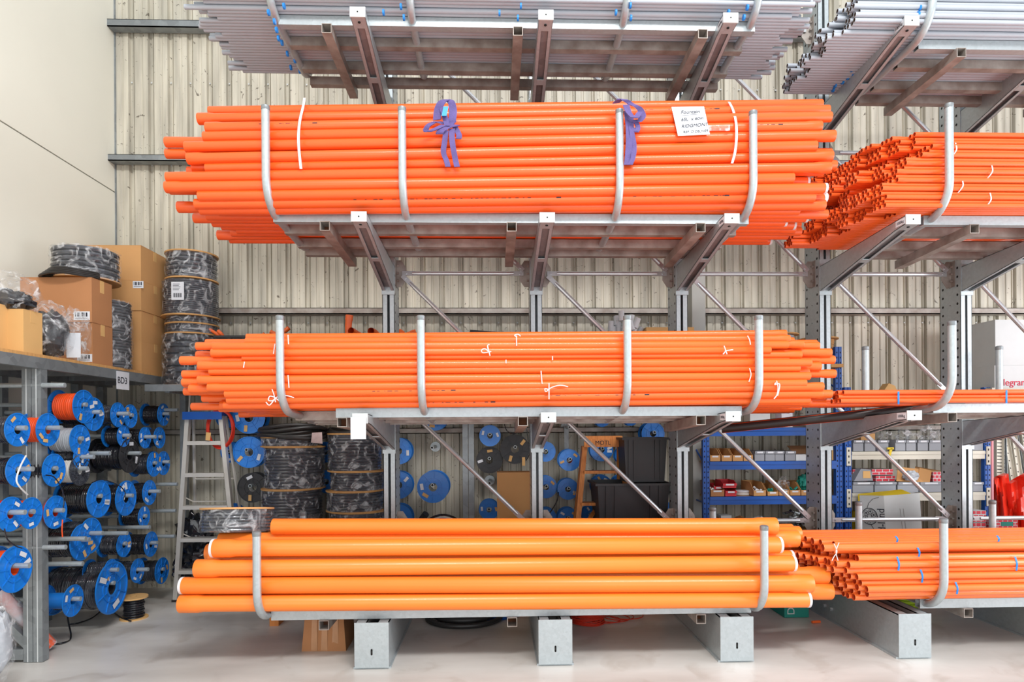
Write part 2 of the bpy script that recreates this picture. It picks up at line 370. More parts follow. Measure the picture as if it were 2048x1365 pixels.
# ================================================================ cradles
def cradle(label, zb, tilt, xr0, xr1, hoops, ztop, forks, group='pipe cradles on the rack', rails=(4.15, 4.37, 4.65, 4.85), ru=None, forkz=True, yf=3.975, yr=4.925):
    t = thing('pipe_cradle', label, 'cradle', ((xr0+xr1)/2, 4.5, zb), group)
    tz = lambda y: -tilt*(y-4.15)
    for k, y in enumerate(rails):
        x0, x1 = (xr0, xr1) if k == 0 else (xr0+(ru[0] if ru else .0), xr1-(ru[1] if ru else .0))
        z = zb+tz(y); r = MB(); a = .004
        # open-ended square tube
        y1 = y+.052; z1 = z+.062
        r.box(x0, x1, y, y1, z, z+a).box(x0, x1, y, y1, z1-a, z1).box(x0, x1, y, y+a, z+a, z1-a).box(x0, x1, y1-a, y1, z+a, z1-a)
        r.box(x0+.06, x0+.063, y+a, y1-a, z+a, z1-a, 1).box(x1-.063, x1-.06, y+a, y1-a, z+a, z1-a, 1)
        r.build('rail', [galv if k == 0 else galv_tint, rust], t)
    for x in hoops:
        R = .2; pts = [(x, yf, ztop)]
        for j in range(0, 9):
            an = PI+PI/2*j/8; pts.append((x, yf+R+R*math.cos(an), zb+.033+R+R*math.sin(an)))
        for j in range(0, 9):
            an = -PI/2+PI/2*j/8; yy = yr-R+R*math.cos(an); pts.append((x, yy, zb+.033+tz(yr)+R+R*math.sin(an)))
        pts.append((x, yr, ztop+tz(yr)))
        o = MB().tube(pts, .0255, 14).build('hoop', galv, t)
        MB().lathe([(.0, .012), (.018, .010), (.027, .004), (.0275, -.02), (.0262, -.022)], 14, M=Matrix.Translation((x, yf, ztop))).build('tube_cap', galvd, o)
        MB().lathe([(.0, .012), (.018, .010), (.027, .004), (.0275, -.02), (.0262, -.022)], 14, M=Matrix.Translation((x, yr, ztop+tz(yr)))).build('tube_cap', galvd, o)
    for x in forks:
        y0, y1 = 4.13, 4.93; w = .032; h = .062; a = .004
        zz0 = zb-h+tz(y0)-.001; zz1 = zb-h+tz(y1)-.001; f_ = MB()
        for (xa, xb, da, db) in ((x-w, x+w, 0, a), (x-w, x+w, h-a, h), (x-w, x-w+a, a, h-a), (x+w-a, x+w, a, h-a)):
            f_.hexa([(xa, y0, zz0+da), (xb, y0, zz0+da), (xb, y1, zz1+da), (xa, y1, zz1+da), (xa, y0, zz0+db), (xb, y0, zz0+db), (xb, y1, zz1+db), (xa, y1, zz1+db)])
        f_.box(x-w+a, x+w-a, y0+.10, y0+.103, zz0+a, zz0+h-a, 1)
        f_.build('fork_tube', [galv_tint, rust], t)
    return t
def X(px, Y=4.15): return at(px, 860, Y).x
hY = 3.975
ZB = [ZT[0]-.017, ZT[1]-.014, ZT[2]-.02, .302]
TL = [.01, .035, .06, 0.]
cradle('galvanised tube cradle holding grey conduits at the top left of the rack', ZB[0], TL[0], X(562), X(1515), [X(545, hY)-.02, X(826, hY)-.01, X(1262, hY), X(1530, hY)-.01], 4.95, [X(658, 4.13), X(1041, 4.13), X(1411, 4.13)])
cradle('galvanised tube cradle under the strapped orange pipes on second level', ZB[1], TL[1], X(549), X(1500), [X(535, hY), X(808, hY), X(1243, hY), X(1510, hY)], at(535, 214, hY).z, [X(652, 4.13), X(1026, 4.13), X(1404, 4.13)])
cradle('galvanised tube cradle under the twine tied orange pipes on third level', ZB[2], TL[2], X(672), X(1484), [X(561, hY), X(843, hY), X(1256, hY), X(1519, hY)], at(560, 634, hY).z, [X(684, 4.13), X(1046, 4.13), X(1402, 4.13)], ru=(-.33, .0))
cradle('galvanised tube cradle of large orange pipes standing on the base feet', ZB[3], TL[3], X(540), X(1500), [X(512, hY), X(1527, hY)], at(512, 1066, hY).z, [X(645, 4.13), X(1022, 4.13), X(1400, 4.13)])
# right hand cradles run out of the frame
cradle('galvanised tube cradle of grey conduits at the upper right corner', ZB[0]-.1, .0, X(1842), X(1842)+3.4, [X(1871, hY), X(1871, hY)+1.1, X(1871, hY)+2.2], 4.85, [X(1928, 4.13), X(1928, 4.13)+1.15], ru=(.0, 0))
cradle('galvanised tube cradle under thin orange conduits at the right edge', ZB[1]-.0, .045, X(1850), X(1850)+3.4, [X(1902, hY), X(1902, hY)+1.1, X(1902, hY)+2.2], at(1902, 210, hY).z, [X(1952, 4.13), X(1952, 4.13)+1.15])
cradle('nearly empty galvanised tube cradle at right with one flat conduit bundle', ZB[2]+.01, .05, X(1867), X(1867)+3.4, [X(1905, hY), X(1905, hY)+1.1, X(1905, hY)+2.2], at(1905, 645, hY).z, [X(1905, 4.13), X(1905, 4.13)+1.15])
cradle('galvanised tube cradle of mixed orange conduits low at the right edge', ZB[3]+.01, 0, X(1838), X(1838)+3.4, [X(1886, hY), X(1886, hY)+1.1, X(1886, hY)+2.2], at(1886, 1040, hY).z, [X(1935, 4.13), X(1935, 4.13)+1.15])
# ================================================================ pipes
def pipe_mesh(name, r, L, mt, bell=0, bl=.11, wall=.07, n=16, white=0, inm=orin, br=1.11):
    """pipe along X centred on 0; bell -1 left, 1 right; white end cap ring on side"""
    h = L/2; ri = r*(1-wall*2) if wall < .2 else r*.7
    def end(s, on):
        R = r*(br if on else 1); Ri = R*.86
        a = [(Ri*.0+.0001, h-.16), (Ri, h-.16), (Ri, h), (R*.97, h), (R, h-.003)]; 
        if on: a += [(R, h-bl), (r, h-bl-.035)]
        return a
    pr = [(R_, z) for R_, z in end(1, bell in (1, 2))]
    pl = [(R_, -z) for R_, z in end(-1, bell in (-1, 2))]
    prof = pr + pl[::-1]
    nr = len(pr); ms = [1, 1, 0, 0]+[0]*(len(prof)-9)+[0, 0, 1, 1]
    ms = (ms+[0]*20)[:len(prof)-1]
    for i in range(len(prof)-1): ms[i] = 1 if i in (0, 1, len(prof)-2, len(prof)-3) else 0
    M = Matrix.Rotation(PI/2, 4, 'Y')
    b_ = MB().lathe(prof, n, M=M, ms=ms)
    if white:
        for s_ in ((-1, 1) if white == 2 else (white,)):
            on = bell in (s_, 2); R = r*(br if on else 1)*1.012
            b_.lathe([(R*.9, s_*(h+.004)), (R, s_*(h+.004)), (R, s_*(h-.012)), (R*.98, s_*(h-.012))], n, M=M, m=2)
    return b_.mesh(name, [mt, inm, tapew])
def put(name, me, a, b=None, rot=None):
    o = bpy.data.objects.new(name, me); C.objects.link(o)
    if b is not None:
        a = Vector(a); b = Vector(b); o.location = (a+b)/2; d = (b-a).normalized()
        o.rotation_euler = (0, -math.asin(d.z), math.atan2(d.y, d.x))
    else: o.location = a
    return o
def printline(o, r, x0, x1, seed=0, col=ink):
    """row of small printed characters along the pipe front"""
    q = MB(); rr = random.Random(seed); x = x0
    while x < x1:
        L = rr.uniform(.004, .03)
        if rr.random() < .62:
            h = rr.uniform(.001, .0022); a0 = .15
            y = -(r+.0006)*math.cos(a0); z = (r+.0006)*math.sin(a0)
            q.add([(x, y, z-h), (x+L, y, z-h), (x+L, y-.0001, z+h), (x, y-.0001, z+h)], [(0, 1, 2, 3)])
        x += L+rr.uniform(.004, .03)
    y = -(r+.0008); q.add([(x1, y, .001), (x1+.03, y, .001), (x1+.03, y, .008), (x1, y, .008)], [(0, 1, 2, 3)])
    s_ = q.build('print_line', col, o, local=True); s_['kind'] = 'stuff'; return s_
def front_pipes(name, data, xa, xb, r, mt, where, group, inm=orin, cat='pipe', Yf=4.035, capw=None):
    """data rows: yL, yR (centre px at xa and xb), Y offset, x left end, x right end, bell, white"""
    N = len(data); out = []
    for k, (yl, yr, dy, xl, xr, bell, wh) in enumerate(data):
        sl = (yr-yl)/(xb-xa); Y = Yf+dy
        a = at(xl, yl+sl*(xl-xa), Y); b = at(xr, yl+sl*(xr-xa), Y)
        L = (b-a).length
        me = pipe_mesh(name, r, L, mt, bell, bl=r*2.2, n=24, white=wh, inm=inm)
        o = put(name, me, a, b)
        tag(o, where % ORD[k] if k < N-1 else where % 'bottom', cat, group)
        out.append(o)
    return out
# ---- level 2, strapped heavy pipes
D1 = [(222, 211, .17, 419, 1643, 0, 0), (236, 223, .10, 397, 1657, -1, 0), (254, 237, .03, 413, 1661, -1, 0), (272, 256, .015, 408, 1641, 1, 0),
      (291, 275, .01, 371, 1668, 1, 0), (314, 295, .0, 376, 1632, -1, 0), (334.5, 316, .02, 413, 1663, 1, 0), (352, 338, -.01, 334, 1659, 1, 0),
      (371.5, 358, -.01, 332, 1586, -1, 0), (391, 379, .0, 398, 1651, 0, 1), (407, 396, .03, 391, 1628, 0, 0), (419, 412, .07, 401, 1648, 1, 0)]
p1 = front_pipes('heavy_orange_pipe', D1, 560, 1500, .0335, or1, 'heavy orange conduit pipe, %s along the front of the purple strapped bundle', 'heavy orange pipes, front row')
for k, x0, x1 in ((2, -1.75, -1.35), (1, .8, 1.3), (10, -1.0, .3), (3, 1.55, 1.7), (10, .8, 1.4)): printline(p1[k], .0335, x0, x1, k)
# hidden layers: only ends and the underside show
def fillers(name, r, mt, pts, L, xc, jit, label, group, bells=(0, 1, -1), seed=1, inm=orin, cat='pipe', n=12, tilt=.0, wh=False, lim=None):
    rr = random.Random(seed); ms = [pipe_mesh(name, r, L, mt, b_, bl=r*2.4, n=n, inm=inm, white=0) for b_ in bells]
    if wh: ms.append(pipe_mesh(name, r, L, mt, 0, n=n, inm=inm, white=1))
    out = []
    for (y, z) in pts:
        x = xc+rr.uniform(-jit, jit); dz = rr.uniform(-.004, .004)
        o = put(name, rr.choice(ms), (x-L/2, y, z-dz), (x+L/2, y, z+dz)); tag(o, label, cat, group); out.append(o)
    return out
def zt_(i, y): return ZB[i]+.066-TL[i]*(y-4.15)
r = .0335; pts = []
dz = r*1.74
for row in range(9):
    ny = 12
    for c in range(ny):
        y = 4.10+(c+.5*(row % 2))*r*2.02
        if y > 4.86: continue
        if row in (0, 1) and y < 4.19: y += 0
        z = zt_(1, y)+r+row*dz
        keep = row < 3 or c < 2 or row == 8
        if row == 8 and (y < 4.25 or y > 4.8): continue
        if row < 1 and (y < 4.16 or y > 4.83): continue
        if keep: pts.append((y, z))
xc1 = (at(1010, 500, 4.4).x)
fillers('heavy_orange_pipe', r, or1, pts, 4.12, xc1+.01, .17, 'heavy orange conduit pipe behind or beneath the front row of the strapped bundle', 'heavy orange pipes packed behind the front row', seed=3, wh=True)
# ---- level 3, twine tied pipes
D2 = [(676, 669, .10, 494, 1571, 1, 0), (684, 679, .05, 492, 1578, 1, 0), (693, 690, .02, 427, 1575, -1, 0), (706, 700.5, .02, 424, 1540, -1, 0), (717, 711, .04, 486, 1601, 1, 0),
      (731, 726, .0, 398, 1621, -1, 0), (743, 737, .015, 420, 1598, 0, 0), (760, 753, .0, 397, 1619, -1, 0), (775, 767, .0, 417, 1611, -1, 0), (788, 775, .01, 451, 1645, 1, 0), (800, 789, .03, 455, 1643, 1, 0), (811, 801, .06, 449, 1618, 0, 0)]
r = .0262
p2 = front_pipes('medium_orange_pipe', D2, 500, 1530, r, or2, 'medium orange conduit pipe, %s along the front of the twine tied bundle', 'medium orange pipes, front row')
for k, x0, x1 in ((10, .1, .75), (11, -.6, -.2), (9, -1.0, -.5)): printline(p2[k], r, x0, x1, k+20)
pts = []
for row in range(10):
    for c in range(16):
        y = 4.085+(c+.5*(row % 2))*r*2.03
        if y > 4.87: continue
        if row == 0 and (y < 4.15 or y > 4.84): continue
        if row == 9 and (y < 4.2 or y > 4.8): continue
        if row < 3 or c < 2 or row == 9: pts.append((y, zt_(2, y)+r+row*r*1.76))
fillers('medium_orange_pipe', r, or2, pts, 3.95, at(1018, 760, 4.4).x+.02, .2, 'medium orange conduit pipe behind or beneath the front row of the twine tied bundle', 'medium orange pipes packed behind the front row', seed=5)
o = put('medium_orange_pipe', pipe_mesh('medium_orange_pipe', r, 4.1, or2, 0, bl=.06), at(366, 749, 4.12), at(366, 749, 4.12)+Vector((4.1, 0, 0.01)))
tag(o, 'medium orange conduit pipe poking out farthest at the left of the twine bundle', 'pipe')
# ---- bottom level, large pipes
r = .0535
D3 = [(1054, 1053, .12, 546, 1551, 1, 0), (1097, 1091, .03, 426, 1560, -1, 2), (1137, 1128, .015, 393, 1587, -1, 1), (1171.5, 1168, .0, 364, 1622, 1, -1), (1207, 1200, .0, 361, 1616, -1, 1)]
W3 = 'large bright orange conduit pipe, %s of the five along the front of the bottom cradle'
front_pipes('large_orange_pipe', D3, 480, 1500, r, or3, W3, 'large orange pipes, front row', Yf=4.075)
D4 = [(1072, 1066, .20, 548, 1543, 1, 1), (1082, 1078, .14, 440, 1594, 1, 0), (1119, 1117, .13, 422, 1583, -1, 1), (1154, 1151, .115, 400, 1653, 1, 0), (1187, 1183, .11, 395, 1661, 1, 0)]
front_pipes('large_orange_pipe', D4, 480, 1500, r, or3, 'large orange conduit pipe, %s in the second layer behind the front five', 'large orange pipes, second layer', Yf=4.085)
pts = []
for row in range(5):
    for c in range(2, 7):
        y = 4.13+(c+.5*(row % 2))*r*2.02
        if y > 4.84: continue
        if row > 2 and c > 4: continue
        pts.append((y, ZB[3]+.066+r+row*r*1.76))
fillers('large_orange_pipe', r, or3, pts, 3.95, at(1005, 1100, 4.5).x+.02, .12, 'large orange conduit pipe hidden deep in the bottom cradle', 'large orange pipes packed behind', seed=9, n=16)

# ---- thin conduit bundles on the right (open ends towards us)
def clusters(name, r, mt, y0, y1, zb_fn, nrows, L, xleft_fn, jit, seed, label, group, inm=orin, lim=300, n=10, wall=.07, cat='pipe', top_fn=None):
    rr = random.Random(seed); ms = {b_: pipe_mesh(name, r, L, mt, b_, bl=.05, n=n, inm=inm) for b_ in (0, -1)}
    cl = {}; items = []
    for row in range(nrows):
        k = 0; y = y0+(.5*(row % 2))*r*2.02
        while y < y1:
            z = zb_fn(y)+r+row*r*1.76
            if top_fn is None or z < top_fn(y):
                key = (row//3, int((y-y0)/(r*6.5)))
                if key not in cl: cl[key] = (rr.uniform(-jit, jit), rr.random() < .55)
                d, bell = cl[key]; items.append((y, z, xleft_fn(y, z)+d+rr.uniform(-.008, .008), -1 if bell else 0))
            y += r*2.02
    items.sort(key=lambda q: q[0]-q[1]*.25)
    for (y, z, xl, b_) in items[:lim]:
        rw = (z-zb_fn(y))/(nrows*r*1.76); gz = ('lower ' if rw < .33 else 'middle ' if rw < .66 else 'upper ')+('front part' if y < y0+.2 else 'inner part' if y < y0+.42 else 'rear part')
        tag(put(name, ms[b_], (xl, y, z), (xl+L, y, z+rr.uniform(-.006, .006))), label+', '+gz, cat, group+', '+gz)
    rest = items[lim:]
    if rest:
        q = MB(); M0 = Matrix.Rotation(PI/2, 4, 'Y')
        for (y, z, xl, b_) in rest:
            q.lathe([(.0001, .16), (r*.86, .16), (r*.86, 0), (r, 0), (r, L)], 8, M=Matrix.Translation((xl, y, z)) @ M0, ms=[1, 1, 0, 0])
        o = q.build(name, [mt, inm]); o['kind'] = 'stuff'; tag(o, label.replace('conduit', 'conduits')+', farthest rear ones', 'pipes')
    return items
L4 = 4.0
# level 2 right: slanting staggered ends
def xl1(y, z):
    return at(1800, 400, 4.05).x - (y-4.05)*.30 + (z-3.2)*.12 + (.05 if z > 3.35 else 0)
zt1 = lambda y: ZB[1]+.066-.045*(y-4.15)
clusters('thin_orange_conduit', .0158, or4, 4.03, 4.87, zt1, 19, L4, xl1, .15, 21, 'thin orange conduit with open end in the staggered right bundle', 'thin orange conduits at right on second level', lim=300, top_fn=lambda y: 3.40 if y < 4.09 else (3.50 if y < 4.2 else 3.53))
# level 3 right: flat tied bundle and loose ones
rr = random.Random(4)
ms3 = [pipe_mesh('slim_orange_conduit', .0158, 4.0, or4, 0, n=12, inm=orin)]
for k in range(3):
    for j in range(4):
        y = 4.10+j*.033+(k % 2)*.016; z = ZB[2]+.092+k*.028+.0; x = at(1683, 795, 4.1).x+rr.uniform(-.02, .02)
        tag(put('slim_orange_conduit', ms3[0], (x, y, z), (x+4, y, z)), 'slim orange conduit in the blue taped flat bundle at right, third level', 'pipe', 'slim conduits in the flat taped bundle')
for k in range(9):
    y = 4.3+k*.04; z = ZB[2]+.088+(k % 2)*.02; x = at([1640, 1650, 1600, 1640][k % 4], 805, y).x+rr.uniform(-.04, .04)
    tag(put('slim_orange_conduit', ms3[0], (x, y, z-.01), (x+4, y, z)), 'slim orange conduit lying loose behind the flat taped bundle at right', 'pipe', 'slim conduits lying loose')
# bottom right: mixed bundle
def xl3(y, z): return at(1715, 1150, 4.05).x-(y-4.05)*.22
rr = random.Random(12)
r = .0225; ms = {b_: pipe_mesh('mid_orange_conduit', r, 4.0, or5, b_, bl=.07, n=14) for b_ in (0, -1)}
nrow = 0
rowx = {0: 1740, 1: 1735, 2: 1722, 3: 1722, 4: 1712, 5: 1688, 6: 1690, 7: 1718, 8: 1700, 9: 1690}
for row in range(10):
    y = 4.035+(.5*(row % 2))*r*2.12; c = 0
    while y < 4.86:
        z = ZB[3]+.078+r+row*r*1.74+rr.uniform(-.003, .003)
        if not (row == 0 and y < 4.12) and not (row == 9 and y > 4.6):
            xl = at(rowx[row], 1150, 4.05).x-c*.022+rr.uniform(-.03, .03)
            if c > 9: xl += rr.uniform(-.15, .1)
            gz = ('lower ' if row < 3 else 'middle ' if row < 7 else 'upper ')+('front part' if c < 5 else 'inner part' if c < 11 else 'rear part')
            if not (row in (8, 9) and c < 2):
                tag(put('mid_orange_conduit', ms[-1 if rr.random() < .4 else 0], (xl, y, z), (xl+4, y, z)), 'orange conduit with open end in the low right bundle, '+gz, 'pipe', 'orange conduits of the low right bundle, '+gz)
        y += r*2.12; c += 1
o = put('mid_orange_conduit', pipe_mesh('mid_orange_conduit', .0265, 4.0, or5, 0, n=20), at(1645, 1096, 4.05), at(1645, 1096, 4.05)+Vector((4, 0, 0)))
tag(o, 'thickest orange conduit sticking out of the low right bundle, tied with white string', 'pipe')
# ---- grey conduits, top of the rack
rg = .0158; ztg = lambda y: ZB[0]+.066-.01*(y-4.15)
gm = [pipe_mesh('grey_conduit', rg, 3.98, gry, b_, bl=.05, n=12, inm=gryin) for b_ in (0, 1, -1)]
rr = random.Random(31)
for row in range(12):
    y = 4.02+(.5*(row % 2))*rg*2.03; c = 0
    while y < 4.9:
        z = ztg(y)+rg+row*rg*1.76
        if row == 0 and (y < 4.1 or y > 4.84): y += rg*2.03; c += 1; continue
        if row < 2 or c < 2:
            gz = 'bottom layer seen from below' if row == 0 else 'front face' if c == 0 else 'just inside the outer layer'
            slope = (y-4.02)*.28
            x = at(1012, 60, 4.2).x+rr.uniform(-.09, .09)
            tag(put('grey_conduit', rr.choice(gm), (x-1.99, y, z), (x+1.99, y, z)), 'grey conduit in the long top left bundle, '+gz, 'pipe', 'grey conduits of the top left bundle, '+gz)
        y += rg*2.03; c += 1
zg2 = lambda y: ZB[0]-.1+.066
rr = random.Random(77); cl = {}
for row in range(11):
    y = 4.02+(.5*(row % 2))*rg*2.03; c = 0
    while y < 4.9:
        z = zg2(y)+rg+row*rg*1.76
        if row == 0 and (y < 4.1 or y > 4.86): y += rg*2.03; c += 1; continue
        key = (row//2, c//4)
        if key not in cl: cl[key] = rr.uniform(-.06, .06)
        show = row < 3 or c < 3 or (c+row) % 2 == 0
        if show and len([1 for k in cl]) and (row < 8 or c < 4):
            gz = ('lower ' if row < 3 else 'middle ' if row < 6 else 'upper ')+('front part' if c < 9 else 'middle part' if c < 18 else 'rear part')
            x = at(1700, 60, 4.05).x+cl[key]+rr.uniform(-.02, .02)+(z-4.3)*.35-(y-4.02)*.02
            tag(put('grey_conduit', gm[0], (x, y, z), (x+3.98, y, z)), 'grey conduit with open brownish end in the top right bundle, '+gz, 'pipe', 'grey conduits of the top right bundle, '+gz)
        y += rg*2.03; c += 1
# ---- black striped pipes lying slanted
for k, ov in enumerate((Vector((0, 0, 0)), Vector((.06, .078, .004)))):
    a = at(1443, 858, 4.85)+ov; b = at(1765, 825, 4.45)+ov; b = a+(b-a)*1.45; r = .036
    o = put('black_striped_pipe', pipe_mesh('black_striped_pipe', r, (b-a).length, blkr, 0, n=20, inm=dark), a, b)
    tag(o, ('lower' if k == 0 else 'upper')+' black pipe with orange stripes slanting beside the right hand arm', 'pipe', 'black striped pipes')
    h = (b-a).length/2
    for an in (.9, -1.2):
        q = MB(); 
        q.add([(-h, -math.cos(an-.06)*(r+.0006), math.sin(an-.06)*(r+.0006)), (h, -math.cos(an-.06)*(r+.0006), math.sin(an-.06)*(r+.0006)), (h, -math.cos(an+.06)*(r+.0006), math.sin(an+.06)*(r+.0006)), (-h, -math.cos(an+.06)*(r+.0006), math.sin(an+.06)*(r+.0006))], [(0, 1, 2, 3)])
        q.build('stripe', stripe, o, local=True)
# ================================================================ straps, ties, tags on the bundles
def ribbon(pts, w, wv=(1, 0, 0), th=.002, name='strap', mt=tapew, parent=None, mb=None):
    """flat band through pts; wv = width direction (one or a list)"""
    b_ = mb or MB(); K = len(pts); pts = [Vector(p) for p in pts]; vs = []
    for i, p in enumerate(pts):
        t = (pts[min(i+1, K-1)]-pts[max(i-1, 0)]).normalized(); W_ = Vector(wv[i] if isinstance(wv[0], (tuple, list, Vector)) else wv).normalized()
        nrm = t.cross(W_); nrm = nrm.normalized() if nrm.length > 1e-5 else Vector((0, -1, 0))
        ww = w[i] if isinstance(w, (list, tuple)) else w
        for sa, sb in ((-1, -1), (1, -1), (1, 1), (-1, 1)): vs.append(p+W_*sa*ww/2+nrm*sb*th/2)
    fs = []
    for i in range(K-1):
        for j in range(4): a = i*4+j; b2 = i*4+(j+1) % 4; fs.append((a, b2, b2+4, a+4))
    fs += [(3, 2, 1, 0), (4*K-4, 4*K-3, 4*K-2, 4*K-1)]
    b_.add(vs, fs)
    return b_ if mb is not None else b_.build(name, mt, parent)
def pxpts(l, Y): return [at(x, y, Y+(d[0] if d else 0)) for x, y, *d in l]
def smooth(pts, k=4):
    pts = [Vector(p) for p in pts]; out = []
    for i in range(len(pts)-1):
        p0 = pts[max(i-1, 0)]; p1 = pts[i]; p2 = pts[i+1]; p3 = pts[min(i+2, len(pts)-1)]
        for j in range(k):
            t = j/k; out.append(.5*((2*p1)+(-p0+p2)*t+(2*p0-5*p1+4*p2-p3)*t*t+(-p0+3*p1-3*p2+p3)*t**3))
    return out+[pts[-1]]
for lab, pl in (('white plastic strap round the second level bundle, left one', [(609, 196, .2), (606, 214, .12), (600, 240, .03), (597, 270, -.02), (598, 300, -.025), (602, 338, -.02)]),
                ('white plastic strap round the second level bundle, right one', [(1458, 204, .16), (1466, 220, .08), (1472, 245, .0), (1473, 275, -.02), (1470, 305, -.02), (1464, 327, -.01)])):
    tag(ribbon(smooth(pxpts([(a, b2, c-.0) for a, b2, c in pl], 4.0)), .016, name='bundle_strap'), lab, 'strap')
# purple webbing slings
def sling(label, segs, clip):
    b_ = MB()
    for sg, w in segs: ribbon(smooth(pxpts(sg, 3.955), 5), w, mb=b_, th=.006, wv=[(1, -.25*math.cos(i*.6), .15*math.sin(i*.5)) for i in range(5*(len(sg)-1)+1)])
    o = tag(b_.build('lifting_sling', purple), label, 'sling')
    if clip: MB().hexa([at(883, 232, 3.9), at(893, 232, 3.9), at(893, 232, 3.94), at(883, 232, 3.94), at(887, 213, 3.9), at(897, 213, 3.9), at(897, 213, 3.94), at(887, 213, 3.94)]).build('label_tag', mat('bright_blue', (30, 150, 220), .4), o)
    return o
sling('purple webbing sling knotted on the bundle beside the second post', [
    ([(874, 240), (876, 220), (884, 204, -.01), (895, 200, .0), (903, 206), (906, 222), (904, 244)], .05),
    ([(905, 244), (896, 252, -.02), (882, 262, -.03), (880, 268, -.02), (892, 256, -.03), (912, 250, -.01)], .05),
    ([(890, 248, -.02), (872, 244, -.02), (856, 252, -.02), (852, 262, -.01), (862, 262, -.03), (888, 250, -.03)], .036),
    ([(884, 215), (890, 235, -.02), (894, 252, -.03)], .035),
    ([(892, 262, -.02), (889, 285, -.01), (887, 305), (893, 322), (896, 334)], .034),
    ([(904, 258, -.02), (904, 280, -.02), (908, 305, -.01), (914, 334)], .036),
    ([(910, 254, -.0), (918, 270, -.0), (917, 278, .0)], .036)], True)
sling('purple webbing sling looped over the third post of the strapped bundle', [
    ([(1232, 206, .03), (1240, 200, -.02), (1250, 200, -.04), (1262, 208, -.03), (1278, 216, -.02), (1285, 232, -.01), (1276, 244, -.01), (1262, 240, -.02)], .045),
    ([(1252, 210, -.03), (1258, 226, -.04), (1270, 236, -.05), (1280, 224, -.04)], .04),
    ([(1254, 222), (1257, 250), (1258, 285), (1256, 310), (1254, 330)], .04),
    ([(1262, 235), (1263, 262), (1268, 292), (1266, 315), (1260, 330)], .034),
    ([(1270, 240), (1276, 255), (1272, 264), (1266, 256)], .03)], False)
# handwritten note
nt = MB(); a, b2, c, d = at(1343, 214, 4.03), at(1408, 213, 4.03), at(1420, 269, 3.975), at(1356, 272, 3.975)
nt.add([a, b2, c, d]+[p+Vector((0, .001, 0)) for p in (a, b2, c, d)], [(3, 2, 1, 0), (4, 5, 6, 7), (0, 1, 5, 4), (1, 2, 6, 5), (2, 3, 7, 6), (3, 0, 4, 7)])
no = tag(nt.build('paper_note', paper), 'white handwritten paper note taped to the strapped orange bundle', 'note')
ex = (b2-a).normalized(); ez = (a-d).normalized(); ez = (ez-ex*ez.dot(ex)).normalized(); ey = ex.cross(-ez).normalized()
def noteM(px, py, rot=0):
    v = (py-213.5)/57; p = at(px, py, 4.03-.055*v-.003)
    M = Matrix.Identity(4); en = ex.cross(ez).normalized()
    for i in range(3): M[i][0] = ex[i]; M[i][1] = ez[i]; M[i][2] = en[i]; M[i][3] = p[i]
    return M @ Matrix.Rotation(rot, 4, 'Z')
for s_, px, py, sz, rt in (('Fountain', 1380, 224, .036, .05), ('65L  x 60m', 1384, 238, .032, .07), ('RIDGMONT', 1389, 251, .033, .08), ('REF  D DELIVER', 1391, 263, .024, .05)):
    text(s_, sz, noteM(px, py, rt), ink, no, 'handwriting', local=False, shear=.3)
q = MB(); ribbon([at(1362, 231, 4.005), at(1396, 229, 4.005)], .002, wv=(0, 0, 1), th=.0008, mb=q); q.build('underline', ink, no)
tp = MB().hexa([at(1414, 251, 3.992), at(1460, 249, 3.992), at(1460, 249, 3.993), at(1414, 251, 3.993), at(1414, 262, 3.99), at(1460, 262, 3.99), at(1460, 262, 3.991), at(1414, 262, 3.991)])
tag(tp.build('clear_tape', bagfilm), 'piece of clear tape beside the handwritten note on the bundle', 'tape')
tag(MB().hexa([at(452, 440, 4.5), at(480, 438, 4.5), at(480, 438, 4.51), at(452, 440, 4.51), at(452, 441.5, 4.5), at(480, 437.4, 4.5), at(480, 437.4, 4.51), at(452, 441.5, 4.51)]).build('green_sticker', mat('vivid_green', (60, 200, 50), .5)), 'small bright green sticker under the left end of strapped bundle', 'sticker')
# white twine ties on the third level
def twine(segs, label, Y=4.0, w=.0035, mt=tapew, name='twine_tie', grp='white twine ties'):
    b_ = MB()
    for sg in segs: b_.tube(smooth(pxpts(sg, Y)), w, 6)
    return tag(b_.build(name, mt), label, 'twine', grp)
twine([[(544, 779), (548, 790), (551, 805)], [(551, 796), (540, 793), (537, 801), (545, 802), (552, 796), (560, 793), (574, 792), (588, 796)], [(550, 797), (544, 806), (538, 811), (532, 805)], [(551, 797), (560, 803)]], 'white twine bow at the lower left of the twine tied bundle')
twine([[(975, 692), (978, 704), (980, 712)], [(979, 706), (970, 698), (963, 701), (966, 706), (980, 704), (982, 703)], [(979, 690), (975, 692), (977, 704)]], 'white twine bow near the top centre of the twine tied bundle')
twine([[(1033, 672), (1033, 692)], [(1033, 674), (1029, 671), (1036, 669), (1041, 673)]], 'white twine loop at the top edge of the bundle centre', Y=4.02)
twine([[(1082, 742), (1084, 768)]], 'short vertical white twine right of the bundle centre', grp=None)
twine([[(1098, 767), (1098, 799)], [(1098, 780), (1090, 778), (1092, 784), (1102, 776), (1120, 771), (1136, 774)]], 'white twine bow with long tail low right of the bundle centre')
twine([[(1448, 692), (1451, 702), (1446, 709)], [(1450, 702), (1466, 700)], [(1452, 703), (1454, 709)]], 'white twine knot left of the right hand cradle post')
twine([[(1495, 672), (1499, 680), (1501, 690)]], 'white twine at the top near the right cradle post')
twine([[(1499, 737), (1502, 750), (1498, 764)]], 'white twine band half way down near the right post')
twine([[(1553, 762), (1556, 775), (1554, 790), (1548, 798)], [(1552, 766), (1549, 770), (1558, 768), (1559, 775), (1555, 792)]], 'white twine knot on pipes right of the last cradle post')
twine([[(550, 688), (547, 708)]], 'white twine at upper left beside the first cradle post')
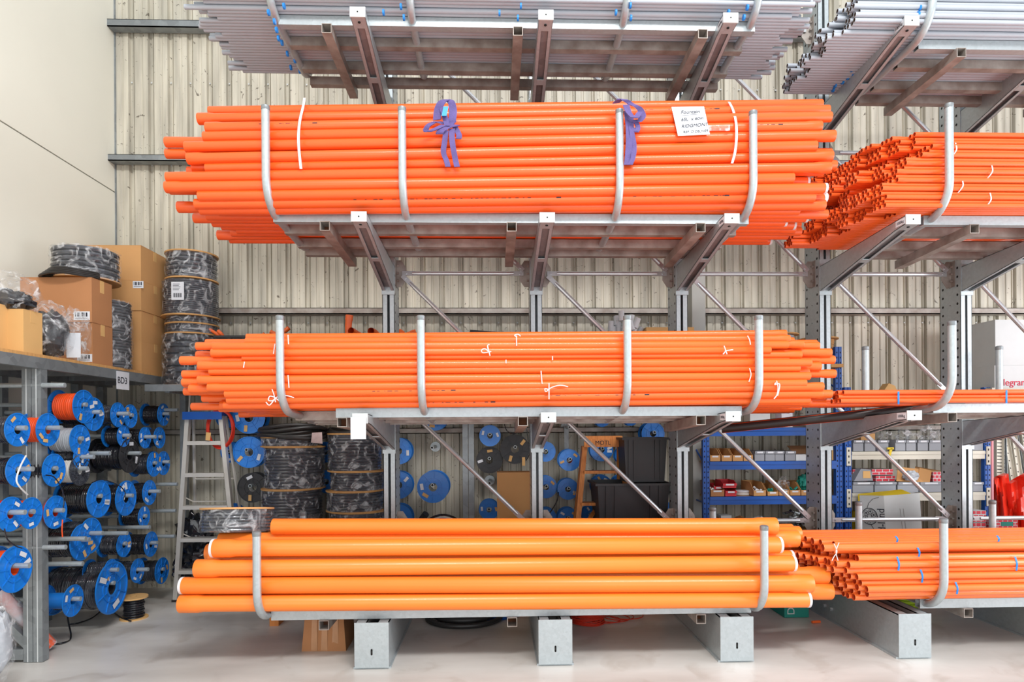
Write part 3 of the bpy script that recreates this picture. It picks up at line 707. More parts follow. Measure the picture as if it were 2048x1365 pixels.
twine([[(576, 670), (577, 689)]], 'white twine right of the first cradle post at the top edge')
twine([[(489, 724), (487, 736)]], 'white twine on the far left pipe end')
twine([[(576, 751), (578, 776)]], 'white twine right of the first cradle post, half way down')
for px, py, ln, lb in ((1012, 720, 7, 'left'), (1105, 713, 8, 'right')): twine([[(px, py), (px, py+ln)]], 'tiny white twine end sticking out at centre of bundle, %s one' % lb)
# blue tape bands on conduits
def band(px, py, ln, label, Y, w=.008, lean=0, grp='blue tape bands'):
    return tag(ribbon(smooth([at(px-lean, py-ln/2, Y+.012), at(px, py, Y), at(px-lean*.3, py+ln/2, Y+.012)]), w*1.5, name='tape_band', mt=tapeb), label, 'tape', grp)
for i, (px, py) in enumerate(((1797, 796), (2013, 794))): band(px, py, 26, 'blue tape band round the flat orange bundle at right, %s one' % ('left', 'right')[i], 4.075)
for i, (px, py, ln, nm) in enumerate(((1795, 1079, 12, 'topmost left'), (1998, 1078, 12, 'topmost right'), (1839, 1105, 18, 'second from top'), (1798, 1128, 28, 'third from top, left'), (2034, 1128, 28, 'third from top, right'), (1845, 1153, 26, 'fourth from top'), (1889, 1182, 26, 'lowest, at the post'), (1915, 1177, 24, 'lowest, right of the post'))):
    band(px, py, ln, 'blue tape band on the low right orange bundle, ' + nm, 4.012, lean=4)
for i, (px, py) in enumerate(((1903, 300), (1975, 343), (1916, 372), (1972, 400))):
    tag(ribbon(smooth([at(px+8, py-14, 4.03), at(px+10, py, 4.0), at(px, py+14, 4.03)]), .008, name='tape_band', mt=tapew), 'white tape band on the thin orange conduits at right, %s' % ('topmost', 'second from top', 'third from top, left', 'lowest, right')[i], 'tape')
twine([[(1678, 1086), (1672, 1104), (1676, 1122)], [(1668, 1088), (1674, 1104), (1668, 1114), (1664, 1122)]], 'white string tied round the thickest conduit of low right bundle', Y=4.0, w=.003)
k = 0
for px, py in ((535, 21), (547, 39), (551, 56), (555, 73), (562, 82), (573, 104), (588, 118), (580, 132), (598, 139), (566, 8), (766, 21), (801, 9), (807, 31), (999, 22), (1042, 8), (1036, 32), (1233, 21), (1262, 7), (1263, 32), (1459, 21), (1497, 11), (1490, 31)):
    Y = 4.0 if py < 36 and px > 560 else 4.0+max(0, (py-45))*.0075
    z = 4.2; b_ = MB().cyl(at(px, py, Y)+Vector((-.006, 0.02, 0)), at(px, py, Y)+Vector((.006, .02, 0)), .0185, 12)
    tag(b_.build('tape_band', tapeb), 'blue tape band on the grey conduits of the top left bundle', 'tape', 'blue tape bands on the top left bundle')
for px, py in ((1843, 12), (1840, 25), (1706, 136), (1708, 144), (1698, 152), (1688, 161), (1673, 168), (1669, 177), (1974, 140), (1972, 150), (1955, 160), (1930, 170)):
    Y = 4.0 if py < 40 else 4.0+(py-45)*.0058
    b_ = MB().cyl(at(px, py, Y)+Vector((-.006, 0.02, 0)), at(px, py, Y)+Vector((.006, .02, 0)), .0185, 12)
    tag(b_.build('tape_band', tapeb), 'blue tape band on the grey conduits of the top right bundle', 'tape', 'blue tape bands on the top right bundle')
# paper sheet hanging from the left arm of level 3
sh = MB().box(*(lambda p, q: (p.x, q.x, 3.97, 3.972, q.z, p.z))(at(701, 835, 3.97), at(732, 879, 3.97)))
tag(sh.build('paper_sheet', paper), 'blank crumpled white sheet hanging from the left arm tip of third level', 'paper')
# wrapped coil lying on top of the large pipes
def drum(name, label, cx, cy, z0, R, H, turns, mt, cat='cable drum', rings=(), ringm=ply, ringR=None, group=None, filmR=.012, seed=0, wob=.004, label_q=None, nf=wrap, axisn=32):
    t = thing(name, label, cat, (cx, cy, z0), group); rr = random.Random(seed)
    prof = []; hh = H/turns
    for k in range(turns):
        R_ = R+rr.uniform(-wob, wob)
        for j in range(5):
            an = -PI/2+PI*j/4; prof.append((R_-hh*.5+hh*.5*math.cos(an), k*hh+hh/2+hh/2*math.sin(an)))
    prof = [(R*.35, 0)]+prof+[(R*.35, H)]
    MB().lathe(prof, axisn, closed=True).build('wound_cable', mt, t, local=True)
    for z in rings: MB().lathe([(R*.3, z-.006), ((ringR or R*1.06), z-.006), ((ringR or R*1.06), z+.006), (R*.3, z+.006)], 32, closed=True).build('end_disc', ringm, t, local=True)
    if nf:
        f_ = MB(); nz = 9; pr = []
        for i in range(nz+1):
            z = -.004+(H+.008)*i/nz; pr.append((R+filmR*(.75+.25*math.sin(i*2.1)), z))
        f_.lathe([(R*.5, -.004)]+pr+[(R*.5, H+.01)], axisn)
        f_.v = [tuple(Vector(p)*1.0+Vector((p[0], p[1], 0)).normalized()*(noise.noise(Vector(p)*22+Vector((seed, 0, 0)))*.008)) for p in f_.v]
        f_.build('wrapping_film', nf, t, local=True)
    if label_q:
        an, z, w_, h_ = label_q; M = Matrix.Rotation(an, 4, 'Z')
        RR = R+filmR+.008
        o = MB().box(-w_/2, w_/2, -RR-.001, -RR, z-h_/2, z+h_/2, M=M).build('paper_label', paper, t, local=True)
        for k in range(3): pass
        q = MB()
        for k in range(9): q.box(-w_*.35+k*w_*.08, -w_*.35+k*w_*.08+w_*.03*(1+k % 2), -RR-.0016, -RR-.001, z-h_*.35, z-h_*.12, M=M)
        for k in range(5): q.box(-w_*.38, w_*(.1+.06*(k % 3)), -RR-.0016, -RR-.001, z+h_*(.05+.08*k), z+h_*(.075+.08*k), M=M)
        q.build('print_line', ink, o, local=False) if False else q.build('print_line', ink, t, local=True)
    return t
p = at(470, 1078, 4.35); z0 = p.z
z0 = ZB[3]+.066+.0535*2*4.05
p = at(470, 1070, 4.3)
z0 = at(470, 1082, 4.10).z+.026
drum('wrapped_coil', 'plastic wrapped coil of grey flexible hose lying on the large orange pipes', p.x, 4.33, z0, .222, .148, 7, clrcable, 'hose coil', rings=(.152,), ringm=card, ringR=.235, seed=3).rotation_euler = (-.13, 0, .02)

# ================================================================ left shelf
XE = -3.035; ZS = 2.045
t = thing('steel_shelf_bench', 'long galvanised steel shelf bench with plywood deck along the left wall', 'shelf', (-3.35, 4.5, 0))
g = MB().box(XL+.02, XE+.0, 2.0, 6.12, ZS, ZS+.02); g.build('deck_board', ply, t)
MB().box(XE-.045, XE, 2.0, 6.15, ZS-.075, ZS).build('edge_beam', galvd, t)
MB().box(XL+.01, XL+.05, 2.0, 6.15, ZS-.075, ZS).build('rear_beam', galvd, t)
for y in (2.8, 3.4, 4.0, 4.55, 5.05, 5.55, 6.05): MB().box(XL+.05, XE-.045, y-.02, y+.02, ZS-.06, ZS-.01).build('cross_beam', galvd, t)
for k in (0, 1):
    xa = XE-.065*(k+1)
    MB().box(xa+.002, xa+.063, 4.30, 4.36, .004, ZS-.075).build('post', galvd, t)
    MB().box(xa+.028, xa+.034, 4.2985, 4.30, .004, ZS-.075).build('post_seam', white_m, t)
MB().box(XL+.05, XE-.13, 4.30, 4.36, .02, .09).build('foot_beam', galvd, t)
g = MB(); g.hexa([Vector((XL+.1, 4.31, .55)), Vector((XL+.1, 4.35, .55)), Vector((XE-.13, 4.35, .09)), Vector((XE-.13, 4.31, .09)), Vector((XL+.1, 4.31, .63)), Vector((XL+.1, 4.35, .63)), Vector((XE-.13, 4.35, .17)), Vector((XE-.13, 4.31, .17))]); g.build('diagonal_brace', galvd, t)
sg = MB().box(*(lambda p, q: (XE+.003, XE+.006, p.y, q.y, q.z-.0, p.z))(atX(232, 742, XE), atX(257, 781, XE)))
so = tag(sg.build('bay_sign', paper), 'small white bay sign hanging from the left shelf edge', 'sign')
c = atX(245, 762, XE+.008); text('BD3', .075, facePX(c, 0), ink, so, 'sign_text', local=False)
# wall rack of rods
# (px, py, dia px, x of far end px, cable, label, flange, hub/axial)
RE = [
 (168, 814, 64, 118, orcable, 'blue reel full of bright orange cable, topmost beside the shelf post', blue),
 (187, 829, 64, 118, blk, 'blue reel of black cable just behind the bright orange cable reel', blue),
 (236, 830, 47, 198, clrcable, 'blue reel of shiny dark cable right of the orange reel, top row', blue),
 (261, 833, 45, 240, clrcable, 'blue reel at the top row, third from the right end', blue),
 (327, 830, 43, 292, blk, 'blue reel of black cable at the right end of the top row', blue),
 (96, 860, 63, 60, orcable, 'empty looking blue reel with two tags just right of the shelf post', blue),
 (160, 881, 59, 108, gycable, 'blue reel of pale grey cable below the bright orange reel', blue),
 (35, 860, 64, -22, clrcable, 'blue reel of dark wrapped cable left of the shelf post, upper', blue),
 (290, 876, 41, 252, blk, 'blue reel of black cable in second row, near the right end', blue),
 (319, 876, 41, 300, clrcable, 'blue reel at the right end of the second row', blue),
 (247, 873, 41, 216, blk, 'blue reel with a paper label round its black cable, second row', blue),
 (259, 912, 66, 196, blk, 'big black reel of black cable wrapped in film', blkp),
 (308, 929, 48, 270, clrcable, 'blue reel of dark wrapped cable in third row', blue),
 (327, 927, 46, 312, clrcable, 'blue reel at the right end of third row', blue),
 (163, 916, 46, 118, blk, 'blue reel of ribbed black cable behind the pale grey reel', blue),
 (108, 941, 63, 70, blk, 'blue reel with black cable hanging off, right of shelf post', blue),
 (160, 941, 59, 122, whcable, 'smoky black flanged reel of white cable', clrcable),
 (37, 942, 63, -22, blk, 'blue reel of black cable left of the shelf post, middle', blue),
 (198, 998, 72, 132, blk, 'scuffed blue reel of loose black cable in fourth row', blue),
 (252, 997, 67, 214, blk, 'blue reel of black cable with an orange end, fourth row', blue),
 (299, 986, 48, 268, blk, 'blue reel of black cable at the right end of fourth row', blue),
 (288, 1034, 40, 250, blk, 'small blue reel of black cable in fifth row', blue),
 (111, 1025, 63, 70, redcable, 'blue reel of red orange cable right of the shelf post', blue),
 (21, 1029, 66, -40, redcable, 'blue reel of red cable left of the shelf post', blue),
 (62, 1027, 60, 50, orcable, 'blue reel edge of orange cable mostly behind the shelf post', blue),
 (164, 1085, 69, 82, blk, 'blue reel of thick black cable, sixth row, front', blue),
 (181, 1072, 68, 128, clrcable, 'blue reel of shiny black cable behind the sixth row front reel', blue),
 (248, 1090, 47, 208, clrcable, 'blue reel of wrapped dark cable with white label, sixth row', blue),
 (302, 1089, 48, 254, blk, 'blue reel of black cable at the right end of sixth row', blue),
 (30, 1139, 88, -8, orcable, 'large blue reel of orange cable left of the shelf post, lowest', blue),
 (224, 1176, 99, 110, clrcable, 'largest blue reel, full of dark wrapped cable, lowest row', blue),
 (146, 1202, 60, 90, None, 'empty blue reel on the lowest rod with two paper tags', blue),
 (275, 1142, 46, 230, clrcable, 'blue reel of wrapped dark cable in lowest row, second from right', blue),
 (324, 1142, 50, 284, clrcable, 'blue reel of wrapped dark cable at the right end of lowest row', blue),
 (222, 1142, 44, 180, clrcable, 'blue reel half hidden behind the largest reel', blue),
]
FL = {}
def flange_mesh(mt):
    if mt.name in FL: return FL[mt.name]
    q = MB()
    q.lathe([(.27, 0), (.27, -.05), (1, -.05), (1, .0), (.94, .0), (.94, -.04), (.57, -.04), (.57, .0), (.53, .0), (.53, -.04), (.35, -.04), (.35, 0)], 36, closed=True)
    for k in range(8):
        M = Matrix.Rotation(k*PI/4+.2, 4, 'Z'); q.box(.32, .96, -.016, .016, -.05, .004, M=M)
    FL[mt.name] = q.mesh('flange', mt); return FL[mt.name]
TAG = MB().box(-.10, .10, -.2, .2, 0, .008).mesh('paper_tag', paper)
TAG2 = MB().box(-.10, .10, -.2, .2, 0, .008).mesh('paper_tag', card3)
WC = {}
def wound(r_in, r_out, W_, turns, mt, seed):
    q = MB(); rr = random.Random(seed); prof = [(r_in, 0)]
    hh = W_/turns
    for k in range(turns):
        o_ = r_out*(1-rr.uniform(0, .06))
        for j in range(4): an = -PI/2+PI*(j+.5)/4; prof.append((o_-hh/2+hh/2*math.cos(an), -W_+k*hh+hh/2+hh/2*math.sin(an)))
    prof[0] = (r_in, -W_); prof.append((r_in, 0))
    return q.lathe(prof, 24, closed=True)
def reel(label, p, R, W_, axis, cable, fl, ntag=2, seed=0, fill=.8, group=None, hub=True, cat='cable reel', name='cable_reel'):
    rr = random.Random(seed)
    rot = Matrix.Rotation(PI/2, 4, 'Y') if axis == 'X' else Matrix.Rotation(PI/2, 4, 'X')
    spin = Matrix.Rotation(rr.uniform(0, 6.28), 4, 'Z')
    t = thing(name, label, cat, p, group, rot.to_euler())
    fm_ = flange_mesh(fl)
    for zz in (0, -W_):
        o = bpy.data.objects.new('flange', fm_); C.objects.link(o); o.parent = t; o.scale = (R, R, R); o.location = (0, 0, zz+.025*R if zz == 0 else zz+.025*R); o.rotation_euler = (0, 0, rr.uniform(0, 6))
    if cable is None: MB().lathe([(R*.27, 0), (R*.5, 0), (R*.5, -W_), (R*.27, -W_)], 24, closed=True).build('hub', fl, t, local=True)
    else: wound(R*.27, R*fill, W_-.01-.03*R, max(5, int(W_/.014)), cable, seed).build('wound_cable', cable, t, local=True).location = (0, 0, -.032*R)
    for k in range(ntag):
        an = rr.uniform(0, 6.28); o = bpy.data.objects.new('paper_tag', TAG if rr.random() < .6 else TAG2); C.objects.link(o); o.parent = t
        o.scale = (R, R, R); d = R*.7; o.location = (d*math.cos(an), d*math.sin(an), R*.026); o.rotation_euler = (0, 0, an+rr.choice((0, PI/2))+.2)
    return t
XF = -3.01
rk = thing('reel_rod_rack', 'galvanised rack of horizontal rods on the left wall that carries cable reels', 'rack', (XL+.1, 4.8, 0))
for y in (3.7, 4.35, 4.8, 5.25, 5.65, 6.0): MB().box(XL+.01, XL+.07, y-.03, y+.03, 0, ZS-.08).build('upright', galvd, rk)
for z in (.3, .75, 1.2, 1.62): MB().box(XL+.01, XL+.05, 3.2, 6.12, z-.03, z+.03).build('horizontal_rail', galvd, rk)
for k, (px, py, dm, xl, cb, lb, fl) in enumerate(RE):
    p = atX(px, py, XF); Y = p.y; R = dm*Y/F/2*1.03
    xb = at(xl, py, Y).x; W_ = max(.1, min(XF-xb, .52))
    reel(lb, p, R, W_, 'X', cb, fl, 2, k, .82)
    MB().cyl((XL+.05, Y, p.z+R*.27-.018), (XF+.02+.035*((k*7) % 3), Y, p.z+R*.27-.018), .0165, 10).build('rod', galv, rk)
for px, py in ((130, 771), (220, 907), (172, 1108-30), (166, 1128), (132, 1095), (300, 1055), (352, 1022), (255, 1067), (355, 969), (356, 820), (350, 1073)):
    p = atX(px, py, XF+.12); MB().cyl((XL+.05, p.y, p.z), (XF+.12, p.y, p.z), .0165, 10).build('rod', galv, rk)
# loose cable ends
def cable(name, pts, r, mt, label, cat='cable', grp=None): return tag(MB().tube(smooth(pts, 6), r, 8).build(name, mt), label, cat, grp)
A = lambda px, py, dx=.05: atX(px, py, XF+dx)
cable('cable_end', [A(92, 951), A(108, 955), A(122, 975), A(128, 1000), A(126, 1020)], .004, blk, 'black cable end drooping from the reel right of the shelf post')
cable('cable_end', [A(52, 912, .06), A(40, 935, .08), A(33, 960, .08), A(40, 975, .08), A(55, 990, .06)], .005, whcable, 'white cable end looping over the reels left of the shelf post')
cable('cable_end', [A(184, 966), A(205, 960), A(235, 970), A(250, 985), A(248, 1002)], .004, blk, 'black cable end arching between fourth row reels')
cable('cable_end', [A(9, 1058, .06), A(14, 1078, .06), A(30, 1092, .06), A(44, 1097, .06)], .004, blk, 'black cable end hanging under the red reel at left')
cable('cable_end', [A(125, 1040), A(124, 1060), A(125, 1075)], .004, orcable, 'orange cable end hanging below the red orange reel')
cable('cable_end', [atZ(133, 1240, .01)+Vector((0, 0, .35)), atZ(135, 1262, .01)+Vector((0, 0, .12)), atZ(142, 1275, .01), atZ(128, 1286, .01), atZ(102, 1290, .01)], .006, blk, 'black cable trailing down onto the floor from the empty reel')
cable('cable_end', [atZ(208, 1222, .01)+Vector((0, 0, .02)), atZ(185, 1236, .01), atZ(160, 1246, .01), atZ(138, 1250, .01)], .006, blk, 'black cable lying on the floor under the largest reel')
cable('cable_end', [atZ(228, 1226, .01), atZ(245, 1238, .01), atZ(262, 1243, .01)], .006, blk, 'black cable running on the floor to the small upright reel')
# small reel standing on the floor
p = atZ(268, 1237, 0)
drum('floor_cable_reel', 'small upright reel of black cable standing on the floor by the rods', p.x, p.y, .004, .078, .165, 9, blk, 'cable reel', rings=(.0, .17), ringm=card3, ringR=.105, nf=None, seed=8)
# clear tubes leaning and wrapped bag left of the post
a = atZ(98, 1302, .0); a.z = .04
lt = tag(MB().tube([a, Vector((XL+.2, 3.7, 1.35))], .055, 14).build('clear_tube', bagfilm), 'clear plastic tube roll with red tint leaning behind the shelf post', 'tube')
MB().tube([a+Vector((0, 0, .0)), Vector((XL+.2, 3.7, 1.35))], .042, 12).build('inner_roll', mat('pale_roll', (214, 214, 222), .3, 0, rgb2=(226, 150, 140), vscale=6), lt)
MB().tube([a+Vector((0, 0, .0)), a+(Vector((XL+.2, 3.7, 1.35))-a).normalized()*.08], .046, 12).build('red_end', stripe, lt)
# ================================================================ goods on the left shelf
def carton(name, label, x0, x1, y0, y1, z0, z1, mt, tape=True, cat='box', open_top=False, lab=None, group=None, rz=0, lid=True):
    cx, cyy = (x0+x1)/2, (y0+y1)/2
    t = thing(name, label, cat, (cx, cyy, z0), group, (0, 0, rz) if rz else None)
    hx, hy, H = (x1-x0)/2, (y1-y0)/2, z1-z0
    b_ = MB(); a = .004
    if open_top:
        b_.box(-hx, hx, -hy, hy, 0, a).box(-hx, hx, -hy, -hy+a, a, H).box(-hx, hx, hy-a, hy, a, H).box(-hx, -hx+a, -hy+a, hy-a, a, H).box(hx-a, hx, -hy+a, hy-a, a, H)
    else: b_.box(-hx, hx, -hy, hy, 0, H-.002)
    b_.build('carton_body', mt, t, local=True)
    if not open_top and lid:
        MB().box(-hx-.001, hx+.001, -hy-.001, -.002, H-.002, H+.001).build('top_flap', mt, t, local=True)
        MB().box(-hx-.001, hx+.001, .002, hy+.001, H-.002, H+.001).build('top_flap', mt, t, local=True)
    if tape and not open_top:
        MB().box(-hx-.002, hx+.0022, -.025, .025, H+.001, H+.0017).build('tape_strip', card3, t, local=True)
        MB().box(hx, hx+.0012, -.025, .025, H*.72, H).build('tape_strip', card3, t, local=True)
    if lab:
        for (face, u, z, w_, h_) in lab:
            q = MB()
            if face == 'Y': q.box(u*hx-w_/2, u*hx+w_/2, -hy-.002, -hy-.0005, z*H-h_/2, z*H+h_/2)
            else: q.box(hx+.0005, hx+.002, u*hy-w_/2, u*hy+w_/2, z*H-h_/2, z*H+h_/2)
            q.build('paper_label', paper, t, local=True)
            q = MB()
            for k in range(6):
                d0 = -w_*.4+k*w_*.13; ww = w_*.05*(1+k % 2)
                if face == 'Y': q.box(u*hx+d0, u*hx+d0+ww, -hy-.0028, -hy-.002, z*H-h_*.1, z*H+h_*.38)
                else: q.box(hx+.002, hx+.0028, u*hy+d0, u*hy+d0+ww, z*H-h_*.1, z*H+h_*.38)
            if face == 'Y': q.box(u*hx-w_*.4, u*hx+w_*.35, -hy-.0028, -hy-.002, z*H-h_*.3, z*H-h_*.24)
            s_ = q.build('print_line', ink, t, local=True); s_['kind'] = 'stuff'
    return t
D = ZS+.021
def xat(px, Y): return at(px, 700, Y).x
carton('cardboard_box', 'taped pale cardboard box with bulging bag on top, left end of shelf', XE-.02-.13, XE-.02, atX(47, 690, XE-.02).y, atX(85, 700, XE-.02).y, D, D+.28, card3)
carton('cardboard_box', 'cardboard box at the far left edge bearing a big white paper', XE-.26, XE-.12, atX(12, 690, XE-.15).y-.25, atX(12, 690, XE-.15).y, D, D+.3, card3, lab=[('Y', .2, .55, .07, .22)])
yb0 = atX(185, 700, XE-.015).y; hb = .31
carton('cardboard_box', 'lower brown cardboard box of the stack of two with barcode label', XE-.27, XE-.015, yb0, yb0+.25, D, D+hb, card2, lab=[('Y', .55, .13, .11, .06)])
carton('cardboard_box', 'upper brown cardboard box of the stack of two with barcode label', XE-.54, XE-.012, yb0-.01, yb0+.24, D+hb+.002, D+hb*2+.03, card2, lab=[('Y', .72, .14, .12, .065)])
yc0 = atX(283, 740, XE-.015).y; hc = .262
for k in range(4):
    dz = hc if k < 3 else hc+.04
    carton('cardboard_box', 'tan cardboard box, %s of the stack of four beside the wall corner' % ('lowest', 'second from bottom', 'third from bottom', 'topmost')[k], XE-.44-(.02*k), XE-.015-.005*(k % 2), yc0+.01*(k % 2), yc0+.46, D+k*(hc+.002), D+k*(hc+.002)+dz, card, lab=[('Y', .9, .85, .09, .06)] if k == 2 else None)
# black corrugated hose coils between the boxes and wrapped coil on top
drum('hose_coil', 'black corrugated hose coil standing behind the brown boxes, lower', XE-.165, yb0+.42, D, .18, .27, 11, hose, 'hose coil', seed=2)
drum('hose_coil', 'black corrugated hose coil standing behind the brown boxes, upper', XE-.165, yb0+.42, D+.275, .18, .27, 11, hose, 'hose coil', seed=4)
drum('wrapped_coil', 'plastic wrapped coil of black cable lying on top of the boxes', XE-.25, yb0+.30, D+.69, .235, .24, 6, clrcable, 'hose coil', seed=12, rings=(-.0,), ringm=card, ringR=.24)
q = MB()
for k in range(4):
    c = Vector((XE-.22+.01*k, 4.92, D+.665+.012*k)); q.tube([c+Vector((math.cos(a)*(.2-.012*k), math.sin(a)*(.15), .006*math.sin(3*a))) for a in [i*2*PI/28 for i in range(28)]], .010, 6, closed=True)
tag(q.build('loose_cable_coil', blkr), 'loose black cable coil lying on the upper brown box', 'cable coil')
# shiny bags
def blob(name, label, c, rad, seed, amp, mt, cat='bag', inner=None, grp=None, nu=28, nv=18, sc=6, parent=None, flat=False):
    q = MB(); vs = []; c = Vector(c)
    for i in range(nv+1):
        th = PI*i/nv
        for j in range(nu):
            ph = 2*PI*j/nu; d = Vector((math.sin(th)*math.cos(ph), math.sin(th)*math.sin(ph), math.cos(th)))
            k = 1+amp*noise.noise(d*sc*.4+Vector((seed*3.1, 0, 0)))+amp*.6*noise.noise(d*sc+Vector((seed*1.7, 5, 0)))
            p = Vector((d.x*rad[0], d.y*rad[1], d.z*rad[2]))*k
            if flat: p.z = max(p.z, -rad[2]*.8)
            vs.append(c+p)
    fs = [(i*nu+j, (i+1)*nu+j, (i+1)*nu+(j+1) % nu, i*nu+(j+1) % nu) for i in range(nv) for j in range(nu)]
    q.add(vs, fs); o = q.build(name, mt, parent)
    return tag(o, label, cat, grp) if parent is None else o
zr = D
b_ = blob('plastic_bag', 'clear plastic bag bulging with black cable, leftmost on the shelf', (XE-.15, 4.22, D+.40), (.17, .14, .13), 3, .28, bagfilm)
blob('bag_contents', '', (XE-.16, 4.24, D+.34), (.14, .10, .08), 4, .4, blk, parent=b_)
b_ = blob('plastic_bag', 'clear plastic bag of black coiled cable behind the taped box', (XE-.12, 4.57, D+.2), (.13, .15, .20), 8, .2, bagfilm)
blob('bag_contents', '', (XE-.13, 4.57, D+.18), (.11, .11, .165), 9, .25, blk, parent=b_)
b_ = blob('plastic_bag', 'crumpled clear plastic bag with white paper, between boxes on shelf', (XE-.07, 4.76, D+.19), (.09, .10, .20), 11, .22, bagfilm)
MB().box(XE-.07, XE+.03, 4.655, 4.658, D+.02, D+.20, M=None).build('paper_label', paper, b_)
# column of wrapped drums at the end of the shelf: they stand on the back shelf
t = thing('back_shelf', 'galvanised shelf along the back wall behind the twine tied bundle', 'shelf', (-1, 5.85, 0))
ZB2 = 1.955
MB().box(-3.04, x_c-.08 if 'x_c' in globals() else 1.6, 5.58, 6.16, ZB2-.02, ZB2).build('deck_board', ply, t)
MB().box(-3.04, 1.6, 5.55, 5.58, ZB2-.06, ZB2).build('edge_beam', galvd, t)
for px in (371, 931, 943):
    xx = at(px, 900, 6.05).x; MB().box(xx-.026, xx+.026, 6.0, 6.06, 0, ZB2-.02).build('post', galvd, t)
for px in (371, 940, 1395-30):
    xx = at(px, 900, 5.9).x; MB().box(xx-.02, xx+.02, 5.58, 6.14, ZB2-.07, ZB2-.02).build('cross_beam', galvd, t)
zc = ZB2+.001; xw = at(384, 700, 5.86).x
def ztop(py, Y=5.86): return at(384, py, Y).z
drum('wrapped_drum', 'lowest wrapped drum of black hose in the column at the shelf end', xw-.01, 5.87, zc, .235, ztop(672)-zc-.012, 8, clrcable, rings=(0,), seed=31)
drum('wrapped_drum', 'flat wrapped drum, second from bottom in the column at shelf end', xw, 5.87, ztop(672), .215, ztop(637)-ztop(672)-.012, 6, clrcable, rings=(0, .09), seed=32)
drum('wrapped_drum', 'large drum of thin black conduit with white barcode label in the column', xw-.01, 5.87, ztop(637), .232, ztop(566)-ztop(637)-.012, 17, drumc, rings=(0,), seed=33, wob=.001, label_q=(.0, .2, .11, .16), filmR=.004)
drum('wrapped_drum', 'topmost wrapped drum of black hose in the column at shelf end', xw, 5.87, ztop(564), .212, ztop(512)-ztop(564)-.01, 6, clrcable, rings=(0, ztop(512)-ztop(564)), seed=34)
# black trays and fittings on the back shelf
def tub(name, label, x0, x1, y0, y1, z0, z1, mt, cat='tub', draft=.03, ribs=True, grp=None, lip=.02):
    t = thing(name, label, cat, ((x0+x1)/2, (y0+y1)/2, z0), grp); cx, cyy = (x0+x1)/2, (y0+y1)/2; hx, hy, H = (x1-x0)/2, (y1-y0)/2, z1-z0; d = draft; a = .005
    q = MB()
    for s_ in (0, 1):
        pass
    def ring(k, off): hx_ = hx-d*(1-k)-off; hy_ = hy-d*(1-k)-off; return [Vector((-hx_, -hy_, H*k)), Vector((hx_, -hy_, H*k)), Vector((hx_, hy_, H*k)), Vector((-hx_, hy_, H*k))]
    o0, o1, i0, i1 = ring(0, 0), ring(1, 0), ring(0, a), ring(1, a)
    for p in i0: p.z = a
    vs = o0+o1+i1+i0; fs = [(3, 2, 1, 0)]
    for j in range(4): k2 = (j+1) % 4; fs += [(j, k2, 4+k2, 4+j), (4+j, 4+k2, 8+k2, 8+j), (8+j, 8+k2, 12+k2, 12+j)]
    fs.append((12, 13, 14, 15)); q.add(vs, fs); q.build('tub_body', mt, t, local=True)
    r = MB()
    for (xa, xb, ya, yb_) in ((-hx-lip, hx+lip, -hy-lip, -hy+.001), (-hx-lip, hx+lip, hy-.001, hy+lip), (-hx-lip, -hx+.001, -hy, hy), (hx-.001, hx+lip, -hy, hy)): r.box(xa, xb, ya, yb_, H-.02, H)
    r.build('rim', mt, t, local=True)
    if ribs:
        for u in (-.82, -.55, .55, .82):
            xx = u*(hx-d); q = MB(); q.hexa([Vector((xx-.012, -hy+d-.008, .02)), Vector((xx+.012, -hy+d-.008, .02)), Vector((xx+.012, -hy+d+.004, .02)), Vector((xx-.012, -hy+d+.004, .02)), Vector((xx-.014, -hy-.012, H-.02)), Vector((xx+.014, -hy-.012, H-.02)), Vector((xx+.014, -hy+.004, H-.02)), Vector((xx-.014, -hy+.004, H-.02))]); q.build('rib', mt, t, local=True)
    return t
zt = at(600, 671, 5.62).z
for k, (pa, pb, nm) in enumerate(((440, 660, 'leftmost'), (668, 850, 'second from left'), (860, 1030, 'third from left'), (1045, 1250, 'rightmost'))):
    tub('black_tray', 'black plastic tray on the back shelf above the twine bundle, %s' % nm, at(pa, 670, 5.7).x, at(pb, 670, 5.7).x, 5.64, 6.1, ZB2+.001, zt-.004*k, blkp, 'tray', grp='black trays on the back shelf')
def elbow(label, pts, r, grp='orange pipe bends in the black trays'):
    pts = smooth(pts, 6); q = MB().tube(pts, r, 14, caps=False)
    q.tube([Vector(pts[0]), Vector(pts[0])+(Vector(pts[1])-Vector(pts[0])).normalized()*.05], r*1.13, 14, caps=False)
    q.tube(pts, r*.86, 14, m=1, caps=False)
    d = (Vector(pts[0])-Vector(pts[1])).normalized(); p0 = Vector(pts[0])
    return tag(q.build('pipe_bend', [or2, orin]), label, 'pipe fitting', grp)
Y = 5.8
elbow('orange pipe bend standing upright, tallest in the black trays', [at(699, 631, Y), at(697, 650, Y), at(697, 668, Y), at(699, 690, Y)], .031)
elbow('orange pipe bend with open mouth right beside the upright bend', [at(702, 662, Y-.12), at(714, 668, Y-.02), at(728, 678, Y+.02), at(740, 700, Y)], .028)
elbow('orange pipe bend with dark open mouth left of the rack column', [at(742, 663, Y-.12), at(752, 668, Y-.02), at(760, 684, Y), at(765, 700, Y)], .030)
elbow('small orange bend right of the leftmost rack column, nearer', [at(832, 664, Y), at(820, 668, Y), at(808, 675, Y+.05), at(800, 700, Y)], .022)
elbow('small orange bend peeking out behind the leftmost rack column', [at(798, 662, Y), at(806, 668, Y), at(812, 680, Y), at(812, 700, Y)], .02)
elbow('orange tube end pointing up left beside the wrapped drums', [at(414, 656, Y), at(430, 666, Y), at(440, 674, Y), at(450, 690, Y)], .014)
elbow('second short orange tube end beside the wrapped drums', [at(436, 662, Y-.03), at(444, 670, Y-.03), at(450, 678, Y)], .014)
